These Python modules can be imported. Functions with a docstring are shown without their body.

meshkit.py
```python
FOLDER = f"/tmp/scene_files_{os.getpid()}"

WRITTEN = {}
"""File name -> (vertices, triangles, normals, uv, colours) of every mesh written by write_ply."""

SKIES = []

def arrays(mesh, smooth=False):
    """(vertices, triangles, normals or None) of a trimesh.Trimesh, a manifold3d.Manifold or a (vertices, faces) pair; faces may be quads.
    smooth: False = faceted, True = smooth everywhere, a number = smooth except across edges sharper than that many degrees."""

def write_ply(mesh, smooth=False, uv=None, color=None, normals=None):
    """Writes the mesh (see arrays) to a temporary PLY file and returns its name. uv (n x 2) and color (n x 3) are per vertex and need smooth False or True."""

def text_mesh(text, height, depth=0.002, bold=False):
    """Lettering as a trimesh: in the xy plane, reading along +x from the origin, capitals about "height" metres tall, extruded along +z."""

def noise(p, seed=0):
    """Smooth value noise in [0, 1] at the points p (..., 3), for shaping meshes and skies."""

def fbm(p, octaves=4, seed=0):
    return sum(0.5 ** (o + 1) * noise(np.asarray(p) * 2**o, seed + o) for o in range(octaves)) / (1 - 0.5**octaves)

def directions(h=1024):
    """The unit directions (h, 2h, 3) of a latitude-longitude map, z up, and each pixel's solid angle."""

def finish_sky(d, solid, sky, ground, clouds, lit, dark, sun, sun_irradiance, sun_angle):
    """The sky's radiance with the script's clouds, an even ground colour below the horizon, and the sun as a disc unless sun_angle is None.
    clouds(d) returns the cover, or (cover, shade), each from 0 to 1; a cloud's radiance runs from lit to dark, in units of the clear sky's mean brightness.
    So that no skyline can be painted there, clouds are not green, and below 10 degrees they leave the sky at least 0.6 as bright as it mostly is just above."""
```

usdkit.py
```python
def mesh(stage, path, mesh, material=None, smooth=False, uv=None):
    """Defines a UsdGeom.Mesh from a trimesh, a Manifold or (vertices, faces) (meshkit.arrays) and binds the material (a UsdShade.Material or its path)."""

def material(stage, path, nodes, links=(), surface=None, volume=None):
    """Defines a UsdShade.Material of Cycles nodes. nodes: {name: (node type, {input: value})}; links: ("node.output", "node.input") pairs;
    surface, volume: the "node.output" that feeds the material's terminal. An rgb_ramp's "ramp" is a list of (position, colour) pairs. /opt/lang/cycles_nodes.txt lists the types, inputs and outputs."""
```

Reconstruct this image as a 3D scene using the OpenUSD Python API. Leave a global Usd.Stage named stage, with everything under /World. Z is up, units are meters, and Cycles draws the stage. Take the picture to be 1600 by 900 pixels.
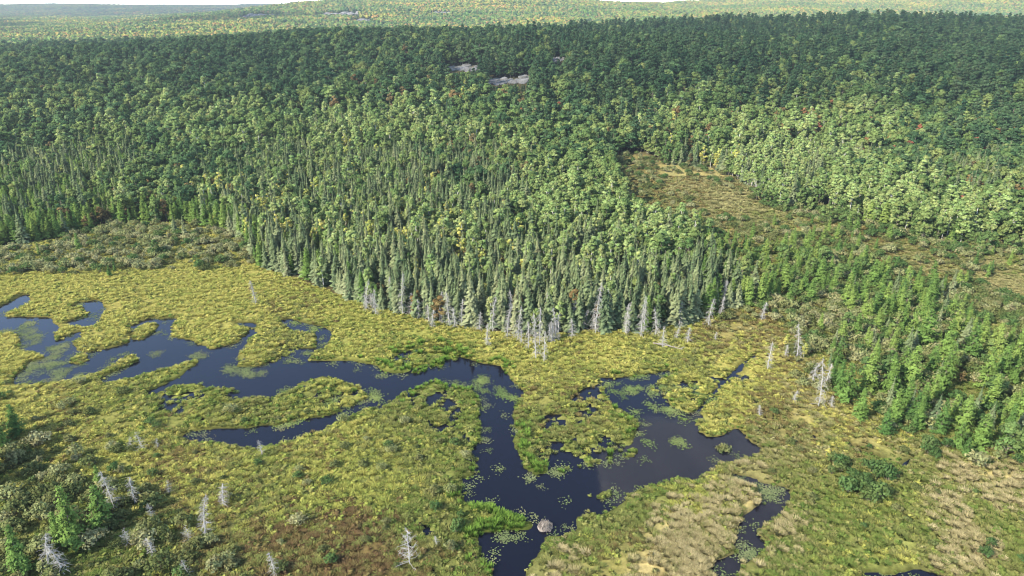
import math
import numpy as np, trimesh, shapely, usdkit, meshkit, manifold3d
from scipy.ndimage import distance_transform_edt, map_coordinates
from scipy.spatial import cKDTree
from pxr import Usd, UsdGeom, UsdLux, UsdShade, Gf, Sdf, Vt

# ------------------------------------------------------------------ stage, camera, sky, sun
stage = Usd.Stage.CreateInMemory()
UsdGeom.Xform.Define(stage, '/World')
UsdGeom.Scope.Define(stage, '/World/Looks')
EYE, PITCH, FOC = 70.0, math.radians(22.05), 1081.0          # drone height, tilt below the horizon, focal length in photo pixels
EXPOSURE = 1.72
SUN_EL, SUN_AZ = math.radians(35), math.radians(236)          # azimuth: clockwise from +y
SUN_DIR = np.array([math.cos(SUN_EL) * math.sin(SUN_AZ), math.cos(SUN_EL) * math.cos(SUN_AZ), math.sin(SUN_EL)])
cam = UsdGeom.Camera.Define(stage, '/World/camera')
cam.CreateHorizontalApertureAttr(36.0)
cam.CreateFocalLengthAttr(36.0 * FOC / 1600)
cam.CreateClippingRangeAttr((1.0, 60000.0))
cam.CreateExposureAttr(EXPOSURE)
cam.AddTranslateOp().Set((0, 0, EYE))
cam.AddRotateXOp().Set(90 - math.degrees(PITCH))

def mat(name, nodes, links, surface=None, volume=None):
    return usdkit.material(stage, '/World/Looks/' + name, nodes, links, surface=surface, volume=volume)

sky = UsdLux.DomeLight.Define(stage, '/World/sky')
sky_m = mat('sky_air', {
    's': ('sky_texture', {'sky_type': 'single_scattering', 'sun_disc': False, 'sun_elevation': SUN_EL, 'sun_rotation': math.atan2(SUN_DIR[0], SUN_DIR[1]), 'altitude': 300.0, 'aerosol_density': 0.35}),
    'b': ('background_shader', {'strength': 0.15})}, [('s.color', 'b.color')], surface='b.background')
UsdShade.MaterialBindingAPI.Apply(sky.GetPrim()).Bind(sky_m)
sky.GetPrim().SetCustomDataByKey('kind', 'structure')
sun = UsdLux.DistantLight.Define(stage, '/World/sun')
sun.CreateIntensityAttr(1.15); sun.CreateAngleAttr(0.5); sun.CreateNormalizeAttr(True); sun.CreateColorAttr(Gf.Vec3f(1.0, 0.92, 0.76))
sun.AddTransformOp().Set(Gf.Matrix4d().SetLookAt(Gf.Vec3d(*SUN_DIR), Gf.Vec3d(0, 0, 0), Gf.Vec3d(0, 0, 1)).GetInverse())

# ------------------------------------------------------------------ helpers
def tag(prim, label=None, category=None, group=None, kind=None):
    prim = prim.GetPrim() if hasattr(prim, 'GetPrim') else prim
    for k, v in (('label', label), ('category', category), ('group', group), ('kind', kind)):
        if v: prim.SetCustomDataByKey(k, v)
    return prim

used = {}
def numbered(name):
    n = used.get(name, 0); used[name] = n + 1
    return '/World/' + (name if n == 0 else f'{name}_{n:03d}')

def mesh(path, v, f, material, normals=None, tint=None, smooth=None):
    """v, f: arrays (triangles or quads); normals and tint per vertex"""
    v, f = np.asarray(v, np.float32), np.asarray(f, np.int32)
    m = UsdGeom.Mesh.Define(stage, path)
    m.CreatePointsAttr(Vt.Vec3fArray.FromNumpy(v))
    m.CreateFaceVertexCountsAttr(Vt.IntArray.FromNumpy(np.full(len(f), f.shape[1], np.int32)))
    m.CreateFaceVertexIndicesAttr(Vt.IntArray.FromNumpy(f.ravel()))
    m.CreateSubdivisionSchemeAttr('none')
    m.CreateDoubleSidedAttr(True)
    if smooth:
        tri = f if f.shape[1] == 3 else np.vstack([f[:, :3], f[:, [0, 2, 3]]])
        _, _, normals = meshkit.arrays((v, tri), True)
    if normals is not None:
        m.CreateNormalsAttr(Vt.Vec3fArray.FromNumpy(np.asarray(normals, np.float32))); m.SetNormalsInterpolation('vertex')
    if tint is not None:
        UsdGeom.PrimvarsAPI(m).CreatePrimvar('tint', Sdf.ValueTypeNames.Color3fArray, 'vertex').Set(Vt.Vec3fArray.FromNumpy(np.asarray(tint, np.float32)))
    UsdShade.MaterialBindingAPI.Apply(m.GetPrim()).Bind(material)
    return m

def ground_at(px, py, z=0.0):
    """point of the level z seen at photo pixel (px, py)"""
    px, py = np.asarray(px, float), np.asarray(py, float)
    u, v = (px - 800) / FOC, (450 - py) / FOC
    t = (EYE - z) / (math.sin(PITCH) - v * math.cos(PITCH))
    return np.stack([u * t, (math.cos(PITCH) + v * math.sin(PITCH)) * t], -1)

def seen_at(x, y, z):
    """photo pixel of a point (used to look up what grows there)"""
    dz = z - EYE
    fwd = y * math.cos(PITCH) - dz * math.sin(PITCH)
    up = y * math.sin(PITCH) + dz * math.cos(PITCH)
    fwd = np.maximum(fwd, 1e-3)
    return 800 + FOC * x / fwd, 450 - FOC * up / fwd

def fb(x, y, s, o=4, seed=0):
    return meshkit.fbm(np.stack([np.asarray(x, float) / s, np.asarray(y, float) / s, np.full(np.shape(x), 3.7 + seed)], -1), o, seed)

def world_poly(pts):
    return shapely.Polygon(ground_at([p[0] for p in pts], [p[1] for p in pts])).buffer(0)

# ------------------------------------------------------------------ the lie of the land
def half_gauss(t, a, b):
    return np.exp(-0.5 * np.where(t < 0, t / a, t / b) ** 2)

def hills(x, y):
    x, y = np.asarray(x, float), np.asarray(y, float)
    n1, n2 = fb(x, y, 260, 4, 1) - .5, fb(x, y, 700, 4, 5) - .5
    ramp = np.clip((y - 330) / 300, 0, 1)
    z = 35 * half_gauss(x - 470, 470, 2000) * half_gauss(y - 830, 215, 330) * (1 + .95 * n1)      # the near shaded hill
    z = z + ramp * (20 * (n1 + .08) + 8 * (fb(x, y, 110, 3, 8) - .5))
    for a, b, h, w in ((-440, 640, 9, 110), (-190, 760, 9, 110), (-700, 780, 8, 140), (-330, 900, 4, 120), (60, 600, 8, 90)):
        z = z + h * np.exp(-((x - a) ** 2 + (y - b) ** 2) / (2 * w * w))           # low wooded knolls in the valley
    far = np.clip((y - 1150) / 900, 0, 1)
    z = z + far * (14 + 52 * n2)
    z = z + 66 * half_gauss(x + 480, 340, 640) * half_gauss(y - 2450, 480, 600) * (1 + .5 * n2)    # rocky hill, far
    z = z + 66 * half_gauss(x - 1500, 1000, 3000) * half_gauss(y - 3100, 600, 900) * (1 + .7 * n2)  # right far hills
    z = z + 62 * half_gauss(y - 5600, 900, 2500) * (1 + .8 * (fb(x, y, 1400, 3, 9) - .5))
    return z

# ------------------------------------------------------------------ water, traced on the marsh level
WATER = [
 # upper left stream and C-shaped pool
 [(-60,476),(0,480),(20,468),(32,461),(46,460),(51,472),(28,483),(5,491),(22,495),(52,495),(80,497),(92,512),(86,525),(84,535),(90,532),(100,526),(125,516),(127,528),(112,536),(125,548),(140,550),(175,543),(200,535),(203,510),(232,498),(277,497),(275,510),(263,527),(295,532),(332,545),(372,535),(383,520),(390,512),(372,508),(368,502),(400,505),(400,511),(392,522),(387,536),(380,548),(372,560),(372,572),(400,572),(418,568),(428,560),(437,555),(450,545),(468,545),(492,546),(496,530),(490,520),(462,520),(440,506),(438,499),(455,499),(480,506),(510,512),(520,520),(518,532),(508,545),(495,550),(480,562),(497,565),(550,564),(588,571),(600,578),(617,580),(640,583),(660,582),(690,571),(712,562),(718,556),(700,543),(668,543),(640,552),(620,556),(616,553),(640,545),(662,541),(704,539),(722,558),(750,565),(782,570),(797,585),(801,598),(818,612),(818,620),(807,628),(801,640),(800,655),(806,675),(803,692),(812,713),(820,733),(835,746),(850,742),(880,735),(920,728),(957,715),(990,712),(992,704),(984,690),(995,675),(1000,660),(985,650),(965,637),(950,630),(945,612),(940,598),(930,590),(960,592),(975,588),(1007,587),(1047,578),(1050,585),(1020,597),(1017,610),(1040,625),(1052,640),(1070,657),(1097,630),(1122,605),(1131,590),(1155,570),(1178,552),(1184,556),(1160,576),(1137,596),(1128,608),(1103,634),(1085,655),(1090,672),(1110,682),(1130,680),(1145,668),(1157,676),(1170,690),(1190,702),(1188,710),(1150,722),(1120,727),(1100,741),(1090,757),(1062,750),(1045,755),(1012,762),(980,775),(970,792),(955,800),(905,807),(902,820),(907,830),(887,835),(857,840),(845,862),(825,890),(812,925),(765,925),(770,885),(755,880),(752,860),(757,832),(790,828),(835,828),(838,818),(815,812),(795,805),(770,790),(735,788),(727,782),(722,770),(722,748),(742,742),(747,725),(745,712),(750,690),(750,675),(750,640),(747,620),(735,608),(700,605),(682,594),(650,607),(625,616),(607,630),(575,642),(545,652),(500,675),(460,687),(420,694),(400,699),(360,699),(330,694),(290,688),(284,680),(300,672),(335,668),(380,668),(430,664),(480,655),(520,648),(555,632),(575,622),(560,604),(530,594),(500,590),(470,600),(445,615),(425,624),(405,623),(385,620),(365,608),(345,607),(325,608),(318,604),(300,600),(275,603),(250,612),(228,618),(235,609),(262,597),(287,585),(295,575),(311,564),(305,562),(250,577),(212,590),(162,601),(156,595),(170,585),(207,572),(222,562),(205,554),(170,575),(150,585),(107,597),(45,604),(25,600),(20,592),(37,577),(45,565),(62,562),(67,557),(42,551),(30,547),(31,535),(27,525),(15,522),(0,524),(-60,530)],
 [(103,482),(120,474),(150,469),(160,471),(166,482),(160,492),(155,507),(140,511),(105,510),(100,504),(108,501),(135,495),(134,487),(125,480)],
 # pond and channel at lower right
 [(1140,742),(1165,741),(1190,754),(1207,755),(1230,760),(1237,775),(1230,790),(1217,805),(1200,812),(1186,824),(1178,836),(1200,842),(1194,856),(1180,870),(1165,890),(1150,925),(1108,925),(1115,882),(1145,866),(1148,845),(1150,822),(1157,805),(1176,800),(1190,781),(1176,762),(1145,750)],
 [(1262,678),(1272,677),(1281,684),(1274,687),(1266,684)],
 [(1322,691),(1335,697),(1352,706),(1382,717),(1375,718),(1345,708),(1326,697)],
 [(1424,709),(1427,715),(1420,727),(1409,726),(1408,721),(1418,718)],
 [(1340,905),(1352,896),(1385,892),(1440,892),(1480,897),(1490,910)],
 [(1015,903),(1020,896),(1045,895),(1050,905)],
 [(1452,740),(1466,745),(1482,751),(1480,753),(1464,748)],
]
ISLANDS = [
 [(206,530),(210,516),(230,507),(250,506),(250,510),(238,521),(222,531)],
 [(110,566),(122,555),(140,553),(140,562),(125,570)],
 [(622,567),(660,562),(690,553),(708,551),(711,558),(690,569),(660,578),(640,580),(626,574)],
 [(930,773),(943,767),(956,770),(947,778),(936,777)],
 [(85,532),(95,512),(107,515),(120,510),(134,511),(118,518),(103,524)],
]
water_shape = shapely.union_all([world_poly(p) for p in WATER]).difference(shapely.union_all([world_poly(p) for p in ISLANDS]))
# beds where plants stand in shallow water: polygon, kind of plant, plants per square metre
BEDS = [
 ([(290,655),(330,625),(400,625),(470,605),(560,600),(575,620),(520,648),(430,664),(335,668),(300,672)], 'sedge', .9),
 ([(395,511),(437,503),(447,517),(490,525),(494,540),(465,546),(445,557),(425,570),(400,572),(380,570),(388,540)], 'sedge', 1.0),
]
WET = [(world_poly(p), c) for p, c in (
 ([(860,625),(945,600),(985,690),(950,715),(840,705),(820,670)], .49), ([(960,590),(1060,572),(1140,595),(1150,650),(1080,680),(1010,640)], .52), ([(640,610),(745,600),(752,700),(745,770),(700,740),(690,680)], .49),
 ([(250,610),(330,605),(290,660),(240,650)], .5), ([(320,625),(400,622),(470,600),(560,598),(585,622),(500,655),(400,672),(330,660)], .53), ([(375,508),(440,502),(500,528),(470,550),(420,572),(372,575)], .47), ([(820,690),(985,685),(960,722),(840,745)], .55), ([(540,640),(610,628),(740,600),(745,650),(600,660)], .44), ([(1040,575),(1130,560),(1160,585),(1100,640)], .46), ([(610,550),(720,540),(715,575),(620,590)], .5), ([(1150,590),(1200,610),(1180,660),(1140,650)], .45), ([(640,820),(750,790),(760,900),(660,900)], .42))]
RES, GX0, GX1, GY0, GY1 = 0.45, -280.0, 240.0, 52.0, 250.0
gx, gy = np.meshgrid(np.arange(GX0, GX1, RES), np.arange(GY0, GY1, RES))
wx = gx + 2.2 * (fb(gx, gy, 5, 3, 11) - .5); wy = gy + 2.6 * (fb(gx, gy, 5, 3, 12) - .5)
inw = shapely.contains_xy(water_shape, wx.ravel(), wy.ravel()).reshape(gx.shape)
sdf = (distance_transform_edt(~inw) - distance_transform_edt(inw)) * RES      # + on land
def shore(x, y):
    """metres from the water's edge: + on land, - in the water"""
    y, x = np.atleast_1d(np.asarray(y, float)), np.atleast_1d(np.asarray(x, float))
    return map_coordinates(sdf, [(y - GY0) / RES, (x - GX0) / RES], order=1, mode='nearest')

def soaked(x, y):
    hit = np.zeros(len(x), bool)
    xw, yw = x + 14 * (fb(x, y, 9, 3, 52) - .5), y + 16 * (fb(x, y, 9, 3, 53) - .5)
    for c, cut in WET: hit |= shapely.contains_xy(c, xw, yw) & (.55 * fb(.83 * x - .56 * y, .56 * x + .83 * y, 4.2, 4, 51) + .45 * fb(.4 * x + .92 * y, .4 * y - .92 * x, 2.6, 3, 54) < cut)
    return hit

def terrain(x, y):
    s = np.where((np.asarray(y) < GY1) & (np.asarray(x) > GX0) & (np.asarray(x) < GX1), shore(x, y), 30.0)
    bank = np.clip(s * .45, -.9, .22) + np.clip(s - 1, 0, 1) * .25 * (fb(x, y, 6, 3, 3) - .4)
    wet = np.zeros(np.shape(bank), bool)
    near = (np.asarray(y) < 215) & (np.asarray(y) > 60) & np.ones(np.shape(bank), bool)
    if near.any():
        xn, yn = np.broadcast_to(x, bank.shape)[near], np.broadcast_to(y, bank.shape)[near]
        wet[near] = soaked(xn, yn)
    bank = np.where(wet, np.minimum(bank, -.12), bank)
    return bank + hills(x, y)

# ------------------------------------------------------------------ materials
def ramp_mul(base, lo, hi):
    return [(0, tuple(c * lo for c in base)), (1, tuple(c * hi for c in base))]

def foliage(name, tones, translucent=.38, patch=30.0, rough=.0):
    """leaves: tone per plant, patches over the land, tint per clump of leaves"""
    return mat(name, {
        'o': ('object_info', {}), 'g': ('geometry', {}), 'a': ('attribute', {'attribute': 'tint'}),
        'n': ('noise_texture', {'scale': 1.0 / patch, 'detail': 3.0}),
        'mm': ('math', {'math_type': 'multiply_add', 'value2': .62, 'value3': 0.0}),
        'na': ('math', {'math_type': 'multiply_add', 'value2': 1.9, 'value3': -.76}),
        'ad': ('math', {'math_type': 'multiply_add', 'value2': .38}),
        'r': ('rgb_ramp', {'ramp': tones}),
        'm': ('mix_color', {'blend_type': 'multiply', 'fac': 1.0, 'use_clamp': False}),
        'd': ('diffuse_bsdf', {}), 't': ('translucent_bsdf', {}), 'x': ('mix_closure', {'fac': translucent})},
        [('g.position', 'n.vector'), ('o.random', 'mm.value1'), ('n.fac', 'na.value1'), ('na.value', 'ad.value1'), ('mm.value', 'ad.value3'), ('ad.value', 'r.fac'),
         ('r.color', 'm.a'), ('a.color', 'm.b'), ('m.result', 'd.color'), ('m.result', 't.color'), ('d.BSDF', 'x.closure1'), ('t.BSDF', 'x.closure2')], surface='x.closure')

M = {}
def fol(name, *tones, **k):
    M[name] = foliage(name + '_leaves', list(tones), **k)
fol('spruce', (0.085,0.125,0.060), (0.125,0.165,0.076), (0.170,0.200,0.098), (0.225,0.230,0.135))
fol('larch', (0.070,0.135,0.038), (0.115,0.185,0.046), (0.165,0.230,0.058), (0.220,0.255,0.072))
fol('aspen', (0.140,0.200,0.070), (0.180,0.240,0.085), (0.230,0.275,0.105), (0.300,0.305,0.135))
fol('yellow', (0.250,0.275,0.075), (0.310,0.310,0.085), (0.360,0.335,0.100), (0.260,0.230,0.095))
fol('broadleaf', (0.070,0.120,0.042), (0.110,0.162,0.054), (0.155,0.195,0.066), (0.220,0.230,0.082))
fol('dark', (0.032,0.072,0.034), (0.058,0.108,0.046), (0.085,0.136,0.056), (0.130,0.168,0.070))
fol('pine', (0.026,0.058,0.032), (0.048,0.088,0.042), (0.072,0.112,0.054), (0.110,0.135,0.070))
fol('rust', (0.120,0.100,0.045), (0.160,0.115,0.050), (0.150,0.125,0.060), (0.110,0.110,0.048))
fol('red', (0.170,0.060,0.042), (0.200,0.090,0.050), (0.220,0.120,0.055), (0.150,0.070,0.050))
fol('willow', (0.155,0.175,0.068), (0.195,0.205,0.090), (0.235,0.230,0.118), (0.260,0.240,0.120))
fol('alder', (.050,.090,.030), (.066,.110,.036), (.085,.120,.040), (.110,.130,.045))
fol('shady', (0.080,0.100,0.036), (0.110,0.130,0.045), (0.145,0.150,0.060), (0.180,0.175,0.085))
fol('gold', (0.235,0.245,0.064), (0.295,0.285,0.074), (0.340,0.310,0.088), (0.290,0.240,0.084), patch=9)
fol('lime', (0.180,0.215,0.050), (0.235,0.250,0.060), (0.285,0.275,0.072), (0.275,0.240,0.072), patch=9)
fol('green', (0.085,0.130,0.030), (0.115,0.155,0.036), (0.145,0.170,0.044), (0.175,0.180,0.050), patch=9)
fol('olive', (0.120,0.140,0.042), (0.155,0.165,0.050), (0.190,0.188,0.064), (0.205,0.185,0.072), patch=9)
fol('brown', (0.125,0.100,0.040), (0.150,0.120,0.046), (0.165,0.135,0.052), (0.125,0.085,0.038), patch=9)
fol('rusty', (0.100,0.068,0.034), (0.125,0.082,0.040), (0.140,0.100,0.046), (0.110,0.105,0.042), patch=9)
fol('straw', (0.225,0.195,0.090), (0.280,0.240,0.120), (0.340,0.290,0.155), (0.215,0.205,0.085), patch=9)
fol('tan', (0.165,0.165,0.065), (0.205,0.192,0.080), (0.250,0.220,0.100), (0.165,0.185,0.066), patch=9)
fol('emergent', (0.080,0.150,0.026), (0.100,0.175,0.030), (0.125,0.195,0.036), (0.150,0.200,0.044), patch=9)
fol('pad', (0.060,0.082,0.034), (0.085,0.105,0.044), (0.115,0.125,0.060), (0.125,0.095,0.055), patch=6, translucent=.1)
fol('lily', (0.070,0.105,0.030), (0.092,0.125,0.038), (0.122,0.142,0.050), (0.130,0.112,0.044), patch=6, translucent=.1)

def bark(name, a, b, scale=3.0):
    return mat(name, {'t': ('texture_coordinate', {}), 'n': ('noise_texture', {'scale': scale, 'detail': 4.0}), 'r': ('rgb_ramp', {'ramp': [(.3, a), (.7, b)]}),
        'd': ('diffuse_bsdf', {'roughness': .4})}, [('t.object', 'n.vector'), ('n.fac', 'r.fac'), ('r.color', 'd.color')], surface='d.BSDF')
M['bark_dark'] = bark('dark_bark', (.09,.075,.06), (.17,.15,.125))
M['bark_pale'] = bark('pale_bark', (.26,.25,.22), (.44,.42,.39), 2.0)
M['deadwood'] = bark('bleached_wood', (.18,.172,.162), (.35,.338,.322), 2.0)
M['sticks'] = bark('peeled_sticks', (.10,.085,.07), (.24,.21,.19), 4.0)
M['peat'] = mat('marsh_peat', {'g': ('geometry', {}), 'n': ('noise_texture', {'scale': .12, 'detail': 5.0}), 'n2': ('noise_texture', {'scale': 1.3, 'detail': 5.0, 'roughness': .65}),
    'r': ('rgb_ramp', {'ramp': [(.3, (.75,.75,.75)), (.5, (1,1,1)), (.7, (1.25,1.2,1.15))]}), 'r2': ('rgb_ramp', {'ramp': [(.3, (.55,.55,.5)), (.7, (1.3,1.25,1.15))]}),
    'a': ('attribute', {'attribute': 'tint'}), 'mt': ('mix_color', {'blend_type': 'multiply', 'fac': 1.0, 'use_clamp': False}), 'm': ('mix_color', {'blend_type': 'multiply', 'fac': 1.0, 'use_clamp': False}), 'b': ('bump', {'distance': .15, 'strength': .8}), 'd': ('diffuse_bsdf', {'roughness': .5})},
    [('g.position', 'n.vector'), ('g.position', 'n2.vector'), ('n.fac', 'r.fac'), ('n2.fac', 'r2.fac'), ('r.color', 'm.a'), ('r2.color', 'm.b'), ('n2.fac', 'b.height'), ('b.normal', 'd.normal'), ('m.result', 'mt.a'), ('a.color', 'mt.b'), ('mt.result', 'd.color')], surface='d.BSDF')
M['water'] = mat('bog_water', {'g': ('geometry', {}), 'n': ('noise_texture', {'scale': .9, 'detail': 3.0}), 'b': ('bump', {'distance': .02, 'strength': .10}),
    'n3': ('noise_texture', {'scale': .05, 'detail': 4.0}), 'r': ('rgb_ramp', {'ramp': [(.35, (.03,.03,.03)), (.65, (.07,.07,.07))]}),
    'p': ('principled_bsdf', {'base_color': (.003,.003,.006), 'roughness': .06, 'ior': 1.29})},
    [('g.position', 'n.vector'), ('g.position', 'n3.vector'), ('n3.fac', 'r.fac'), ('r.color', 'p.roughness'), ('n.fac', 'b.height'), ('b.normal', 'p.normal')], surface='p.BSDF')
M['rock'] = mat('bare_granite', {'g': ('geometry', {}), 'n': ('noise_texture', {'scale': .16, 'detail': 6.0, 'roughness': .65}),
    'r': ('rgb_ramp', {'ramp': [(.30, (.06,.06,.056)), (.48, (.125,.123,.118)), (.62, (.185,.18,.175)), (.8, (.095,.097,.082))]}), 'b': ('bump', {'distance': .6, 'strength': .8}), 'd': ('diffuse_bsdf', {'roughness': .5})},
    [('g.position', 'n.vector'), ('n.fac', 'r.fac'), ('n.fac', 'b.height'), ('b.normal', 'd.normal'), ('r.color', 'd.color')], surface='d.BSDF')
for key, name, thin in (('cloud', 'thin_cloud_white', .80), ('thick', 'thick_cloud_white', .45)): M[key] = mat(name, {'d': ('diffuse_bsdf', {'color': (.92,.92,.93)}), 't': ('translucent_bsdf', {'color': (.92,.92,.93)}), 'x': ('mix_closure', {'fac': .5}),
    'c': ('transparent_bsdf', {}), 'y': ('mix_closure', {'fac': thin})},
    [('d.BSDF', 'x.closure1'), ('t.BSDF', 'x.closure2'), ('x.closure', 'y.closure1'), ('c.BSDF', 'y.closure2')], surface='y.closure')
M['far'] = mat('distant_leaves', {'a': ('attribute', {'attribute': 'tint'}), 'g': ('geometry', {}), 'n': ('noise_texture', {'scale': .0045, 'detail': 4.0}),
    'r': ('rgb_ramp', {'ramp': [(.30, (.75,.92,.80)), (.45, (1.0,1.0,1.0)), (.60, (1.45,1.2,.95)), (.74, (2.0,1.4,1.2))]}),
    'm': ('mix_color', {'blend_type': 'multiply', 'fac': 1.0, 'use_clamp': False}), 'd': ('diffuse_bsdf', {})},
    [('g.position', 'n.vector'), ('n.fac', 'r.fac'), ('a.color', 'm.a'), ('r.color', 'm.b'), ('m.result', 'd.color')], surface='d.BSDF')

OUTCROPS = [  # photo pixel of the middle, width and height in photo pixels, distance, tone of label
 (728,104,62,14,640,'grey'),(795,124,72,12,600,'grey'),(868,92,30,9,680,'grey'),(1112,40,62,9,800,'grey'),(1255,40,52,8,800,'grey'),(1375,41,62,10,800,'grey'),
 (430,22,70,9,2150,'pale pink'),(535,20,60,8,2150,'pale pink'),(575,30,34,6,2000,'pale'),(690,20,40,5,2200,'pale'),(395,25,30,8,2150,'pale pink')]

rocks = []
for px, py, w, h, d, tone in OUTCROPS:
    u = (px - 800) / FOC; v = (450 - py) / FOC
    steps = np.arange(250, 3200, 4.0); fw = math.cos(PITCH) + v * math.sin(PITCH)
    below = np.nonzero(hills(u / fw * steps, steps) + (1 if py > 35 else 6) > EYE - (math.sin(PITCH) - v * math.cos(PITCH)) / fw * steps)[0]
    d = float(steps[below[0]]) if len(below) else d
    s = d / fw
    rocks.append((u * s, d, w * s / FOC, h * s / FOC, tone, px, py))
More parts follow.
